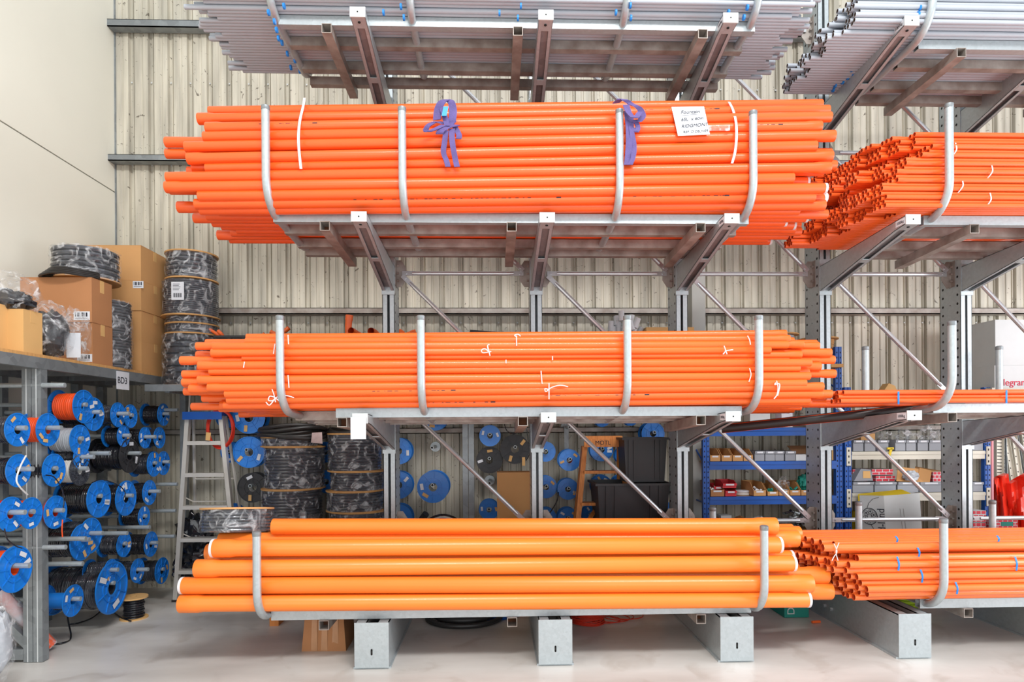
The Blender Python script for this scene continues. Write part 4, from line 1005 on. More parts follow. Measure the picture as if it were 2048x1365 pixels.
elbow('orange tube end leaning right above the first cradle post', [at(578, 656, Y), at(566, 666, Y), at(556, 676, Y), at(550, 690, Y)], .018)
elbow('orange tube end just left of the first cradle post top', [at(541, 664, Y), at(548, 668, Y), at(556, 678, Y), at(560, 690, Y)], .017)
elbow('smallest orange tube end, left of the first cradle post', [at(530, 668, Y), at(524, 674, Y), at(520, 684, Y)], .016)
# black lids lying on the trays
for px0, px1, py, lb in ((606, 690, 672, 'left'), (940, 1022, 664, 'right')):
    a, b2 = at(px0, py, 5.6), at(px1, py+6, 5.6); tag(MB().hexa([a, b2, b2+Vector((0, .4, 0)), a+Vector((0, .4, 0)), a+Vector((0, 0, .018)), b2+Vector((0, 0, .018)), b2+Vector((0, .4, .018)), a+Vector((0, .4, .018))]).build('tray_lid', blkp), 'loose black lid tilted on the trays, %s one' % lb, 'lid')
# white fittings pile
rr = random.Random(5)
for k, (px, py, an) in enumerate(((1227, 664, .1), (1238, 656, -.1), (1246, 664, 0), (1243, 632, .05), (1233, 642, 0), (1236, 650, 0), (1250, 645, .1), (1262, 640, -.2), (1273, 646, -.35), (1268, 660, -.2), (1279, 664, -.5), (1256, 663, .1), (1222, 652, 0), (1262, 652, .2), (1250, 655, 0))):
    c = at(px, py, 5.75+rr.uniform(-.06, .08)); d = Vector((math.sin(-an), rr.uniform(-.2, .2), math.cos(an)))*.045; r = .027
    q = MB().cyl(c-d, c+d, r, 12).cyl(c-d*1.02, c-d*.3, r*1.1, 12)
    tag(q.build('pipe_coupling', mat('pale_fitting', (214, 216, 220), .5) if k == 0 else MATS['pale_fitting']), 'pale grey pipe coupling in the heap near the third cradle post', 'pipe fitting', 'heap of pale grey pipe couplings')
tag(MB().box(at(1222, 670, 5.7).x, at(1290, 670, 5.7).x, 5.66, 5.95, ZB2+.3, zt-.0).build('fitting_tray', blkp), 'low black tray carrying the heap of pale grey couplings', 'tray')
carton('cardboard_box', 'open cardboard box on the back shelf behind the middle column', at(1285, 670, 5.85).x, at(1378, 670, 5.85).x, 5.7, 6.0, ZB2+.001, at(1300, 655, 5.7).z, card3)
# ================================================================ back wall reels (axis towards us)
rb = thing('back_rod_rack', 'rods and plates on the back wall that carry cable reels', 'rack', (-.5, 6.1, 0))
BK = [
 (498, 836, 31, blk, 'blue reel with black hole, partly under the left end of the twine bundle', blue, .12, 5.85),
 (498, 905, 30.5, whcable, 'blue reel of white cable left of the wrapped drums, middle height', blue, .1, 5.85),
 (505, 976, 29, whcable, 'black reel with white cable strands left of the wrapped drums', blkp, .1, 5.85),
 (462, 905, 20, blk, 'blue reel half hidden behind the aluminium ladder rail', blue, .1, 6.0),
 (458, 1036, 25, redcable, 'blue reel of red cable behind the aluminium ladder, low', blue, .12, 5.9),
 (452, 836, 20, blk, 'dark blue reel behind the red cable coil', blue, .1, 6.0),
 (651, 905, 20, blk, 'blue reel between the two wrapped drum stacks, upper', blue, .15, 6.0),
 (652, 964, 22, blk, 'blue reel between the two wrapped drum stacks, lower', blue, .15, 6.0),
 (797, 903, 26, blk, 'blue reel right of the leftmost column, upper', blue, .14, 5.95),
 (797, 971, 27, blk, 'blue reel right of the leftmost column, middle', blue, .14, 5.95),
 (797, 1037, 27, blk, 'blue reel right of the leftmost column, lowest, with black cable round it', blue, .14, 5.95),
 (866, 975, 31, whcable, 'lone blue reel of pale cable on the bare wall left of centre', blue, .22, 5.75),
 (870, 835, 26, blk, 'blue reel peeking out below the third level rails', blue, .12, 6.0),
 (980, 872, 21, blk, 'blue reel near the centre, top left of the three reel group', blue, .1, 5.95),
 (979, 921, 26, blk, 'black reel near the centre below a blue reel', blkp, .06, 6.0),
 (1030, 899, 29, blk, 'dark grey ribbed reel near the centre column', blkp, .08, 5.95),
 (978, 1020, 20, blk, 'blue reel of black cable left of the cardboard sheet box', blue, .1, 5.95),
 (1023, 962, 15, blk, 'black reel top just above the cardboard box', blkp, .06, 6.05),
 (1091, 904, 20, lime, 'blue reel with lime cable just right of the centre column', blue, .1, 5.95),
 (1139, 921, 21.5, orcable, 'blue reel with orange cable, left of the wooden ladder, upper', blue, .15, 5.9),
 (1092, 975, 22, blk, 'blue reel right of the centre column, middle', blue, .12, 5.95),
 (1136, 979, 21, blk, 'blue reel left of the wooden ladder, middle', blue, .13, 5.9),
 (1093, 1037, 20, blk, 'blue reel right of the centre column, lowest', blue, .12, 5.95),
 (1136, 1038, 21, blk, 'blue reel left of the wooden ladder, lowest', blue, .13, 5.9),
 (1203, 900, 23, blk, 'blue reel seen between the wooden ladder rails, upper', blue, .1, 6.0),
 (1203, 972, 21, blk, 'blue reel seen between the wooden ladder rails, lower', blue, .1, 6.0),
 (1246, 912, 16, blk, 'blue reel edge between wooden ladder and upper tub', blue, .1, 6.05),
 (1240, 968, 16, blk, 'dark blue reel right of the wooden ladder, lower', blue, .1, 6.05),
 (1182, 1030, 18, blk, 'blue reel behind the wooden ladder brace, lowest', blue, .1, 6.05),
 (1306, 868, 23, blk, 'blue reel above the upper black tub', blue, .15, 5.95),
 (1334, 1022, 17, blk, 'blue reel edge right of the lower black tub', blue, .1, 6.0),
 (1205, 838, 16, blk, 'blue reel bottom under the third level rails near the wooden ladder', blue, .1, 6.0),
 (1262, 838, 14, blk, 'blue reel bottom under the rails left of upper tub', blue, .1, 6.0),
]
for k, (px, py, rp_, cb, lb, fl, W_, Y) in enumerate(BK):
    p = at(px, py, Y); R = rp_*Y/F*1.02
    reel(lb, p, R, W_, 'Y', cb, fl, 2, 100+k, .84)
    MB().cyl((p.x, 6.24, p.z+R*.27-.016), (p.x, Y-.06, p.z+R*.27-.016), .0155, 12).cyl((p.x, Y-.062, p.z+R*.27-.016), (p.x, Y-.058, p.z+R*.27-.016), .011, 10, m=1).build('rod', [galv, dark], rb)
for px, py in ((864, 896), (979, 967), (1139, 855), (1023, 965)):
    p = at(px, py, 5.9); MB().cyl((p.x, 6.24, p.z), (p.x, 5.9, p.z), .0155, 12).cyl((p.x, 5.898, p.z), (p.x, 5.902, p.z), .011, 10, m=1).lathe([(.001, 0), (.05, 0), (.05, -.02), (.001, -.02)], 16, M=Matrix.Translation((p.x, 6.24, p.z)) @ Matrix.Rotation(PI/2, 4, 'X')).build('rod', [galv, dark], rb)
# plate hanger with holes at centre right
p = at(1133, 870, 6.1); MB().box(p.x-.022, p.x+.022, 6.1, 6.105, p.z-.14, p.z+.12).build('hanger_plate', galvd, rb)
# coils low on the wall, centre left
q = MB()
for k in range(7):
    c = at(885, 1078, 5.7+.02*k); R = .21-.012*k
    q.tube([c+Vector((math.cos(a)*R, .02*math.sin(2*a+k), math.sin(a)*R*1.02)) for a in [i*2*PI/30 for i in range(30)]], .011, 6, m=k % 3, closed=True)
tag(q.build('mixed_cable_coil', [blk, whcable, blue]), 'hanging coil of black, white and blue cable just above the bottom pipes', 'cable coil')
tag(MB().tube([at(838, 1048, 5.55), at(852, 1028, 5.5)], .03, 16).build('black_hose_end', blkr), 'stub of thick black hose beside the mixed cable coil', 'hose')
# dark cord hanging right of the grey reel
cable('hanging_cord', [at(1008, 845, 5.98), at(1014, 862, 5.95), at(1030, 868, 5.95), at(1050, 850, 5.95), at(1056, 880, 5.95), at(1060, 905, 5.95), at(1052, 922, 5.95)], .004, blk, 'thin black cord hanging around the dark grey reel')
cable('hanging_cord', [at(1117, 985, 5.85), at(1114, 1002, 5.85), at(1104, 1020, 5.85), at(1092, 1036, 5.85)], .005, blk, 'thin black cord drooping between reels right of the centre column')
tag(MB().box(at(1044, 900, 5.85).x, at(1050, 900, 5.85).x, 5.85, 5.853, at(1046, 932, 5.85).z, at(1046, 915, 5.85).z, M=None).build('yellow_tag', card3), 'small yellow paper tag hanging beside the dark grey reel', 'tag')
# red cable coil
q = MB()
for k in range(8):
    c = at(441, 858, 5.74+.006*k); R = .125+.006*(k % 4)
    q.tube([c+Vector((math.cos(a)*R*.85, .012*math.sin(3*a+k), math.sin(a)*R*1.28)) for a in [i*2*PI/30 for i in range(30)]], .006, 6, closed=True)
o = tag(q.build('red_cable_coil', redcable), 'red cable coil hanging behind the aluminium ladder', 'cable coil')
MB().hexa([at(411, 881, 5.7), at(420, 882, 5.7), at(420, 882, 5.705), at(411, 881, 5.705), at(412, 865, 5.7), at(422, 866, 5.7), at(422, 866, 5.705), at(412, 865, 5.705)]).build('paper_tag', card3, o)
# ================================================================ wrapped drum stacks on the floor
def stack(px, Y, rows, labs, Rp, seed, disc=True):
    cx = at(px, 950, Y).x; y0 = Y+.02
    for k, ((pa, pb, turns), lb) in enumerate(zip(rows, labs)):
        z1, z0 = at(px, pa, Y-.2).z, (at(px, pb, Y-.2).z if pb else .004)
        R = Rp[k]*Y/F
        drum('wrapped_drum', lb, cx+(.012*((k % 2)*2-1)), y0, z0, R, z1-z0-.008, turns, drumc, rings=(0, z1-z0-.006) if disc else (), ringR=R*1.03, seed=seed+k, wob=.003, filmR=.006)
stack(586, 5.75, [(874, 894, 2), (894, 980, 13), (980, 1062, 13), (1062, None, 14)], ['thin wrapped top drum of the left drum stack behind the bottom pipes', 'second wrapped drum from the top of the left drum stack', 'third wrapped drum from the top of the left drum stack', 'bottom wrapped drum of the left stack mostly hidden by orange pipes'], (57, 57, 57, 56), 50)
stack(712, 5.75, [(867, 944, 12), (944, 984, 7), (984, 1026, 7), (1026, None, 16)], ['topmost wrapped drum of the right drum stack, beside the column', 'second wrapped drum from the top of the right drum stack', 'third wrapped drum from the top of the right drum stack', 'bottom wrapped drum of the right stack mostly hidden by orange pipes'], (52, 53, 55, 55), 60)
c0 = at(586, 862, 5.72)
for nm, cc, Rx, nn, dz, lb in (('thick_hose_coil', at(584, 862, 5.72), .29, 5, .022, 'thick black hose coil resting on the left drum stack'), ('thick_hose_coil', at(700, 858, 5.8), .2, 3, .018, 'black hose coil resting on the right drum stack')):
    q = MB()
    for k in range(nn):
        R = Rx*(1-.05*(k % 3)); c = cc+Vector((.01*(k % 2), 0, -.055+k*dz))
        q.tube([c+Vector((math.cos(a)*R, math.sin(a)*R*.75, .018*math.sin(a*2+k))) for a in [i*2*PI/36 for i in range(36)]], .017, 8, closed=True)
    tag(q.build(nm, blkr), lb, 'hose coil')
o = tag(MB().hexa([at(622, 886, 5.50), at(645, 888, 5.53), at(645, 888, 5.535), at(622, 886, 5.505), at(624, 866, 5.50), at(644, 865, 5.53), at(644, 865, 5.535), at(624, 866, 5.505)]).build('label_sheet', mat('label_pink', (200, 178, 176), .6, 0, .2, 30)), 'printed pinkish label sheet taped on the left drum stack', 'label')
# ================================================================ step ladder
def ladder():
    Yf, Yr = 5.5, 6.12
    t = thing('step_ladder', 'aluminium step ladder with a blue top cap, standing before the reel wall', 'ladder', (at(392, 1200, 5.6).x, 5.7, 0))
    zc_ = at(405, 826, 5.72).z; yt = 5.72
    tl, tr = at(374, 832, yt), at(440, 832, yt); bl, br = atZ(349, 1205, 0), None
    yb_ = bl.y; br = Vector((at(478, 1200, yb_).x, yb_, 0))
    for a, b2 in ((tl, bl), (tr, br)):
        q = MB(); w_ = .018
        q.hexa([b2+Vector((-w_, -.0, 0)), b2+Vector((w_, 0, 0)), b2+Vector((w_, .05, 0)), b2+Vector((-w_, .05, 0)), a+Vector((-w_, 0, 0)), a+Vector((w_, 0, 0)), a+Vector((w_, .05, 0)), a+Vector((-w_, .05, 0))]); q.build('side_rail', alu, t)
    for py in (884, 948, 1013, 1078, 1142):
        f_ = (py-832)/(1205-832); z = at(400, py, yt+(yb_-yt)*f_).z; k = (tl.z-z)/tl.z
        a = tl.lerp(bl, k); b2 = tr.lerp(br, k)
        q = MB().box(a.x+.015, b2.x-.015, a.y-.005, a.y+.075, z-.004, z+.004).box(a.x+.015, b2.x-.015, a.y-.008, a.y-.004, z-.03, z+.004); q.build('step', alu, t)
    MB().box(tl.x-.025, tr.x+.03, yt-.03, yt+.13, tl.z-.0, tl.z+.035).box(tl.x-.025, tr.x+.03, yt-.035, yt-.03, tl.z-.035, tl.z+.035).build('top_cap', bluerk, t)
    for a, xb in ((tl, bl.x+.03), (tr, br.x-.02)):
        b2 = Vector((xb, Yr, 0)); q = MB().tube([a+Vector((0, .12, 0)), b2], .014, 6); q.build('rear_rail', alu, t)
    for z in (.35, .75, 1.1):
        k = (tl.z-z)/tl.z; a = tl.lerp(Vector((bl.x+.03, Yr, 0)), k); b2 = tr.lerp(Vector((br.x-.02, Yr, 0)), k)
        y = yt+.12+(Yr-yt-.12)*k; MB().tube([(a.x, y, z), (b2.x, y, z)], .009, 6).build('rear_bar', alu, t)
    MB().tube([tl+Vector((-.01, .05, 0)), at(382, 766, 5.8), at(395, 764, 5.8), at(436, 764, 5.8), tr+Vector((.01, .05, 0))], .007, 6).build('hand_loop', alu, t)
    for z in (.62, .95):
        k = (tl.z-z)/tl.z; a = tl.lerp(bl, k); b2 = tr.lerp(br, k)
        MB().tube([(a.x, a.y+.04, z), (a.x+.06, a.y+.1, z-.05), (b2.x-.06, a.y+.1, z-.05), (b2.x, b2.y+.04, z)], .006, 6).build('spreader', alu, t)
    for p in (bl, br): MB().box(p.x-.025, p.x+.025, p.y-.005, p.y+.055, 0, .02).build('foot', blkr, t)
ladder()
def wood_ladder():
    yt = 5.62; yb_ = 5.35
    t = thing('wooden_ladder', 'old wooden step ladder with stencilled top, left of the black tubs', 'ladder', (at(1190, 1000, 5.4).x, 5.5, 0))
    tl, tr = at(1170, 893, yt), at(1242, 893, yt)
    bl = Vector((at(1140, 1150, yb_).x, yb_, 0)); br = Vector((at(1285, 1150, yb_).x, yb_, 0))
    for a, b2 in ((tl, bl), (tr, br)):
        q = MB(); w_ = .022; q.hexa([b2+Vector((-w_, 0, 0)), b2+Vector((w_, 0, 0)), b2+Vector((w_, .06, 0)), b2+Vector((-w_, .06, 0)), a+Vector((-w_, 0, 0)), a+Vector((w_, 0, 0)), a+Vector((w_, .06, 0)), a+Vector((-w_, .06, 0))]); q.build('side_rail', wood, t)
        c = Vector((b2.x+(.06 if a is tl else -.06), 6.05, 0)); q = MB(); q.hexa([c+Vector((-w_*.8, 0, 0)), c+Vector((w_*.8, 0, 0)), c+Vector((w_*.8, .03, 0)), c+Vector((-w_*.8, .03, 0)), a+Vector((-w_*.8, .09, 0)), a+Vector((w_*.8, .09, 0)), a+Vector((w_*.8, .12, 0)), a+Vector((-w_*.8, .12, 0))]); q.build('rear_rail', wood, t)
    for py in (941, 1004, 1068, 1130):
        z = at(1200, py+5, 5.5).z
        if z < .1: continue
        k = (tl.z-z)/tl.z; a = tl.lerp(bl, k); b2 = tr.lerp(br, k); MB().box(a.x+.01, b2.x-.01, a.y-.03, a.y+.09, z-.012, z+.012).build('step', wood, t)
    z = tl.z; a = at(1166, 895, yt-.03); b2 = at(1245, 878, yt-.03)
    MB().box(a.x, b2.x, yt-.03, yt+.15, b2.z, b2.z+.025).build('top_board', wood, t)
    f_ = MB().box(a.x+.01, b2.x-.01, yt-.036, yt-.012, a.z, b2.z).build('front_board', wood, t)
    text('MOTL', .052, faceY(((a.x+b2.x)/2, yt-.038, (a.z+b2.z)/2)), ink, t, 'stencil_text', local=False)
    q = MB(); s1 = at(1178, 1040, 5.45); s2 = at(1196, 1012, 5.75); q.tube([s1, s2+Vector((0, 0, 0))], .022, 4); q.build('diagonal_brace', wood, t)
wood_ladder()
Y = 5.3
a, b2 = at(1195, 968, Y), at(1341, 1175, Y)
tub('black_tub', 'lower big black plastic tub of the stack near the blue shelving', a.x, b2.x, Y, Y+.42, .55, a.z, blkp, draft=.035)
tag(MB().box(a.x+.05, b2.x-.05, Y+.04, Y+.4, 0, .548).build('wooden_crate', card2), 'brown box supporting the black tubs, hidden behind the orange pipes', 'box')
a3, b3 = at(1249, 876, Y+.02), at(1336, 966, Y+.02)
tub('black_tub', 'upper smaller black plastic tub with scratches standing on the big tub', a3.x, b3.x, Y+.04, Y+.34, a.z+.006, a3.z, blkp, draft=.02)
# cardboard box leaning left of the centre column
Y = 5.45; a, b2 = at(994, 946, Y), at(1062, 1180, Y)
carton('tall_cardboard_box', 'tall plain cardboard box standing left of the centre column', a.x, b2.x, Y, Y+.2, .003, a.z, card, tape=False)
# ---- things on the floor under the bottom cradle
p = atZ(648, 1303, 0); q = MB(); w_ = .135
q.hexa([Vector((p.x-.155, p.y, 0)), Vector((p.x+.155, p.y-.01, 0)), Vector((p.x+.15, p.y+.3, 0)), Vector((p.x-.15, p.y+.3, 0)), Vector((p.x-.135, p.y+.02, .26)), Vector((p.x+.13, p.y+.02, .26)), Vector((p.x+.13, p.y+.3, .26)), Vector((p.x-.13, p.y+.3, .26))])
bx = tag(q.build('taped_parcel', card2), 'battered brown parcel covered in tape on the floor beside the first base foot', 'parcel')
for u in (-.07, .0, .075):
    MB().hexa([Vector((p.x+u-.02, p.y-.004, .005)), Vector((p.x+u+.025, p.y-.006, .005)), Vector((p.x+u+.025, p.y, .005)), Vector((p.x+u-.02, p.y, .005)), Vector((p.x+u-.015, p.y+.013, .255)), Vector((p.x+u+.02, p.y+.013, .255)), Vector((p.x+u+.02, p.y+.019, .255)), Vector((p.x+u-.015, p.y+.019, .255))]).build('tape_strip', mat('brown_tape', (190, 140, 100), .25, 0, .15, 14) if u < -.05 else MATS['brown_tape'], bx)
p = atZ(548, 1253, 0); tag(MB().box(p.x-.035, p.x+.035, p.y, p.y+.3, 0, .07).build('timber_block', wood), 'short dark timber block on the floor under the left of the bottom cradle', 'timber')
q = MB(); c = atZ(925, 1261, 0); c.y += .27+.02
for k in range(4):
    R = .30-.05*k; q.tube([c+Vector((math.cos(a)*R, math.sin(a)*R*.9, .022+.03*(k % 2))) for a in [i*2*PI/40 for i in range(40)]], .021, 10, closed=True)
tag(q.build('thick_hose_coil', blkr), 'thick black hose coil lying on the floor left of the middle base foot', 'hose coil')
q = MB(); c = atZ(1180, 1255, 0); c.y += .125
for k in range(9):
    R = .135-.006*(k % 4); q.tube([c+Vector((math.cos(a)*R, math.sin(a)*R*.9, .008+.011*k+.004*math.sin(2*a+k))) for a in [i*2*PI/32 for i in range(32)]], .006, 6, closed=True)
tag(q.build('rust_cable_coil', redcable), 'rust red cable coil on the floor right of the middle base foot', 'cable coil')
q = MB()
for k in range(4):
    c = atZ(1215+k*14, 1249-2*k, 0)+Vector((0, .1, .006)); R = .12+.02*(k % 2)
    q.tube([c+Vector((math.cos(a)*R, math.sin(a)*R*.8, .004*k)) for a in [i*2*PI/32 for i in range(32)]], .004, 6, closed=True)
tag(q.build('rust_cable_coil', redcable), 'loose spread loops of rust red cable on the floor, right of the coil', 'cable coil')
q = MB()
for k in range(4):
    c = atZ(960, 1246, 0)+Vector((0, .24, .01)); R = .33-.02*k; q.tube([c+Vector((math.cos(a)*R, math.sin(a)*R*.7, .006*k)) for a in [i*2*PI/36 for i in range(36)]], .008, 6, closed=True)
tag(q.build('blue_rope', bluerk), 'blue rope coil on the floor behind the thick black hose', 'rope')
p = atZ(1000, 1240, 0); blob('lime_bag', 'lime green bundle on the floor behind the thick black hose coil', (p.x-.02, p.y+.15, .05), (.08, .06, .05), 2, .2, lime, 'bundle')
# green box
p = atZ(1569, 1237, 0)
carton('green_box', 'teal green box with bold white letters on the floor right of the third foot', p.x, p.x+.2, p.y, p.y+.3, .003, .33, green, tape=False)
text('DAX', .085, faceY((p.x+.055, p.y-.003, .115), 0, PI/2), white_m, bpy.data.objects['green_box'], 'printed_text', local=False)
q = MB(); cc = Vector((p.x+.125, p.y-.003, .2)); q.tube([cc+Vector((math.cos(a)*.045, 0, math.sin(a)*.045)) for a in [i*2*PI/20 for i in range(20)]], .005, 4, closed=True); q.build('printed_ring', white_m, bpy.data.objects['green_box'])
o = tag(MB().cyl(atZ(1624, 1245, .012), atZ(1640, 1244, .012), .011, 10).build('orange_offcut', or2), 'tiny orange pipe offcut lying on the floor by the fourth foot', 'offcut')
p = atZ(1805, 1212, .0)
drum('lime_roll', 'lime yellow roll of tape standing on the floor behind the right cradle', at(1807, 1215, 5.0).x, 5.0, .004, .10, .2, 7, lime, 'roll', nf=None, seed=5)
# black bags behind the ladder
for k, (px, py, r1, r2) in enumerate(((390, 1075, .16, .2), (400, 1120, .2, .17), (372, 1140, .1, .15))):
    p = at(px, py, 5.95); blob('black_bag', 'shiny black plastic bundle behind the lower ladder steps, %s' % ('upper', 'lower right', 'lower left')[k], p, (r1, .12, r2), 40+k, .4, blk, 'bundle', sc=9)
p = at(-8, 1262, 3.75); b_ = blob('plastic_bag', 'clear plastic wrapped bundle standing at the lower left edge of the picture', (p.x, 3.75, .31), (.085, .10, .22), 15, .18, bagfilm)
blob('bag_contents', '', (p.x-.01, 3.77, .31), (.065, .08, .18), 16, .2, gycable, parent=b_)
# ================================================================ blue and cream shelving on the right
YS = 5.72; YB = 6.12
def rz_(py, Y=YS, px=1550): return at(px, py, Y).z
def post(mb, hb, x, y, z1, w_=.03):
    mb.box(x-w_, x-w_*.12, y, y+.045, 0, z1).box(x+w_*.12, x+w_, y, y+.045, 0, z1).box(x-w_*.12, x+w_*.12, y+.008, y+.045, 0, z1)
    z = .08
    while z < z1-.03:
        for s_ in (-.56, .56): hb.box(x+s_*w_-.0045, x+s_*w_+.0045, y-.0012, y+.0002, z-.008, z+.008)
        z += .048
def unit(name, label, xs, z1s, beams, mt, bm, x0, x1):
    t = thing(name, label, 'shelving', ((x0+x1)/2, (YS+YB)/2, 0))
    for x, z1 in zip(xs, z1s):
        for y in (YS, YB):
            q = MB(); h = MB(); post(q, h, x, y, z1); o = q.build('post', bluerk, t)
            if y == YS: e = h.build('punched_slot', dark, o); e['kind'] = 'stuff'
        for k in range(int(z1/.35)):
            q = MB().tube([(x, YS+.04, .15+.35*k), (x, YB, .15+.35*k+(.2 if k % 2 else 0))], .008, 6); q.build('frame_brace', bm, t)
    for z, bx0, bx1 in beams:
        for y in (YS+.0, YB+.02):
            MB().box(bx0+.03, bx1-.03, y-.004, y+.03, z-.075, z).box(bx0+.03, bx1-.03, y-.012, y-.004, z-.03, z-.004).build('beam', bm, t)
        if bm is cream:
            for xx in (bx0, bx1):
                o = MB().box(xx-.02, xx+.02, YS-.010, YS-.004, z-.13, z+.04).build('beam_bracket', cream, t)
                for d in (-.1, -.045, .01): MB().box(xx-.005, xx+.005, YS-.0115, YS-.0098, z+d-.01, z+d+.01).build('bracket_slot', dark, o)
        MB().box(bx0+.03, bx1-.03, YS+.03, YB+.02, z-.018, z-.003).build('shelf_board', ply, t)
    return t
xA0, xA1 = at(1413, 1000, YS).x, at(1679, 1000, YS).x
xB0, xB1 = at(1697, 1000, YS).x, at(1976, 1000, YS).x
zA = [rz_(926)+.0, rz_(994), rz_(1067), at(1550, 862, YS).z, rz_(1160)]
unit('blue_shelving', 'blue perforated shelving unit with blue beams behind the third bay', (xA0, xA1), (rz_(850), rz_(694, YS, 1679)), [(rz_(923), xA0, xA1), (rz_(993), xA0, xA1), (rz_(1066), xA0, xA1), (rz_(856), xA0, xA1), (rz_(712), at(1560, 700, YS).x, xA1), (rz_(1165), xA0, xA1)], bluerk, bluerk, xA0, xA1)
zB = [rz_(903, YS, 1830), rz_(986, YS, 1830)]
unit('cream_shelving', 'blue post shelving unit with cream beams behind the last bay', (xB0, xB1), (rz_(775, YS, 1697), rz_(775, YS, 1976)), [(zB[0], xB0, xB1), (zB[1], xB0, xB1), (rz_(1088, YS, 1830), xB0, xB1), (rz_(832, YS, 1830), xB0, xB1)], cream, cream, xB0, xB1)
def pb(px0, px1, py0, zb, Y): a = at(px0, py0, Y); b_ = at(px1, py0, Y); return a.x, b_.x, zb, a.z
def bin_(name, label, px0, px1, py0, zb, mt, Y=YS+.0, dp=.3, grp=None, lip=True, lab=True, frontcut=.0, content=None):
    x0, x1, z0, z1 = pb(px0, px1, py0, zb+.001, Y); t = thing(name, label, 'bin', ((x0+x1)/2, Y, z0), grp); hx = (x1-x0)/2-.002; H = z1-z0; a = .003
    q = MB(); Hf = H*(1-frontcut)
    q.box(-hx, hx, 0, dp, 0, a).box(-hx, hx, 0, a, 0, Hf).box(-hx, hx, dp-a, dp, 0, H)
    for s_ in (-1, 1):
        xa, xb = sorted((s_*hx, s_*(hx-a))); q.prism([(0, a, 0), (0, dp, 0), (0, dp, H), (0, dp*.3, H), (0, a, Hf)], (xa, 0, 0), (xb, 0, 0))
    q.build('bin_body', mt, t, local=True)
    if lip: MB().box(-hx-.001, hx+.001, -.012, .002, Hf-.022, Hf).build('front_lip', mt, t, local=True)
    if lab: MB().box(-hx*.6, hx*.6, -.0135 if lip else -.0012, -.0122 if lip else -.0001, Hf-.019, Hf-.004).build('paper_label', paper, t, local=True)
    if content:
        rr = random.Random(int(px0)); q = MB()
        for k in range(14):
            c = Vector((rr.uniform(-hx*.7, hx*.7), rr.uniform(.03, dp*.8), Hf*.8+rr.uniform(-.02, .03))); d = Vector((rr.uniform(-1, 1), rr.uniform(-1, 1), rr.uniform(-.6, .6))).normalized()*.018; q.cyl(c-d, c+d, .010, 7)
        s_ = q.build('contents', content, t, local=True); s_['kind'] = 'stuff'
    return t
z = rz_(923)
for k, (a, b2) in enumerate(((1420, 1441), (1443, 1464), (1465, 1486), (1487, 1506))): bin_('cardboard_bin', 'open cardboard picking bin on the upper blue shelf, %s of four' % ('leftmost', 'second from left', 'third from left', 'rightmost')[k], a, b2, 899, z, card, frontcut=.5, lip=False, grp='cardboard bins on the upper blue shelf')
for k, (a, b2) in enumerate(((1509, 1529), (1530, 1550), (1550, 1568), (1570, 1591))): bin_('grey_bin', 'grey plastic bin on the upper blue shelf, %s of four' % ('leftmost', 'second from left', 'third from left', 'rightmost')[k], a, b2, 903, z, bingry, grp='grey bins on the upper blue shelf')
x0, x1, z0, z1 = pb(1592, 1622, 910, z, YS+.02); carton('small_carton', 'white carton with open brown flap at the right of the upper blue shelf', x0, x1, YS+.02, YS+.25, z0+.002, z1, white_m, tape=False)
a = at(1588, 908, YS+.1); tag(MB().hexa([a, a+Vector((.17, 0, 0)), a+Vector((.17, .1, .07)), a+Vector((-.02, .1, .07)), a+Vector((0, 0, .004)), a+Vector((.17, 0, .004)), a+Vector((.17, .1, .074)), a+Vector((-.02, .1, .074))]).build('carton_flap_board', cardin), 'brown cardboard flap standing above the white carton', 'cardboard')
x0, x1, z0, z1 = pb(1664, 1672, 900, z, YS+.05); carton('small_carton', 'pale carton between the rack column and blue posts, upper shelf', x0, x1, YS+.05, YS+.25, z0+.002, z1, card3, tape=False)
z = rz_(993)
bin_('cardboard_bin', 'open cardboard bin of small metal parts at left of the middle blue shelf', 1421, 1449, 965, z, card2, frontcut=.55, lip=False, content=alu)
for k, (a, b2, p0, zz, nm) in enumerate(((1450, 1473, 976, z, 'lower front'), (1445, 1473, 962, rz_(977), 'upper'), (1427, 1448, 970, rz_(981), 'left, tilted back'))):
    bin_('red_bin', 'small red plastic bin on the middle blue shelf, %s' % nm, a, b2, p0, zz, binred, Y=YS+.01*k+(.05 if k == 2 else 0), dp=.2, frontcut=.35, grp='red bins on the middle blue shelf')
p = at(1486, 988, YS+.12); drum('tape_roll', 'flat white roll of tape beside the red bins', p.x, YS+.14, z+.001, .062, .035, 4, whcable, 'tape roll', rings=(.036,), ringm=paper, ringR=.063, nf=None)
for k, (a, b2, c) in enumerate(((1507, 1532, paper), (1535, 1557, green), (1558, 1579, gycable), (1580, 1601, MATS['green_box']), (1602, 1626, MATS['green_box']))):
    bin_('cardboard_bin', 'open cardboard bin on the middle blue shelf, %s of the five right of the tape' % ('leftmost', 'second', 'third', 'fourth', 'rightmost')[k], a, b2, 966 if k != 1 else 972, z, card, frontcut=.58, lip=False, content=c, grp='cardboard bins on the middle blue shelf')
blob('small_bag', 'clear bag sticking out of a bin on the middle blue shelf', at(1566, 968, YS+.1), (.05, .06, .07), 61, .5, bagfilm)
blob('small_bag', 'dark green bag of parts at the right end of middle blue shelf', at(1609, 965, YS+.12), (.06, .06, .08), 62, .4, MATS['green_box'])
z = rz_(1066)
x0, x1, z0, z1 = pb(1442, 1463, 1032, z, YS+.02); carton('small_carton', 'small white box on the lower blue shelf just above the big pipes', x0, x1, YS+.02, YS+.15, z0+.001, z1, white_m, tape=False)
blob('small_bag', 'clear bag of fittings lying on the lower blue shelf, centre', at(1520, 1044, YS+.1), (.085, .07, .05), 63, .5, bagfilm)
blob('small_bag', 'brown bundle on the lower blue shelf right of the white box', at(1480, 1042, YS+.1), (.06, .06, .04), 64, .3, cardin)
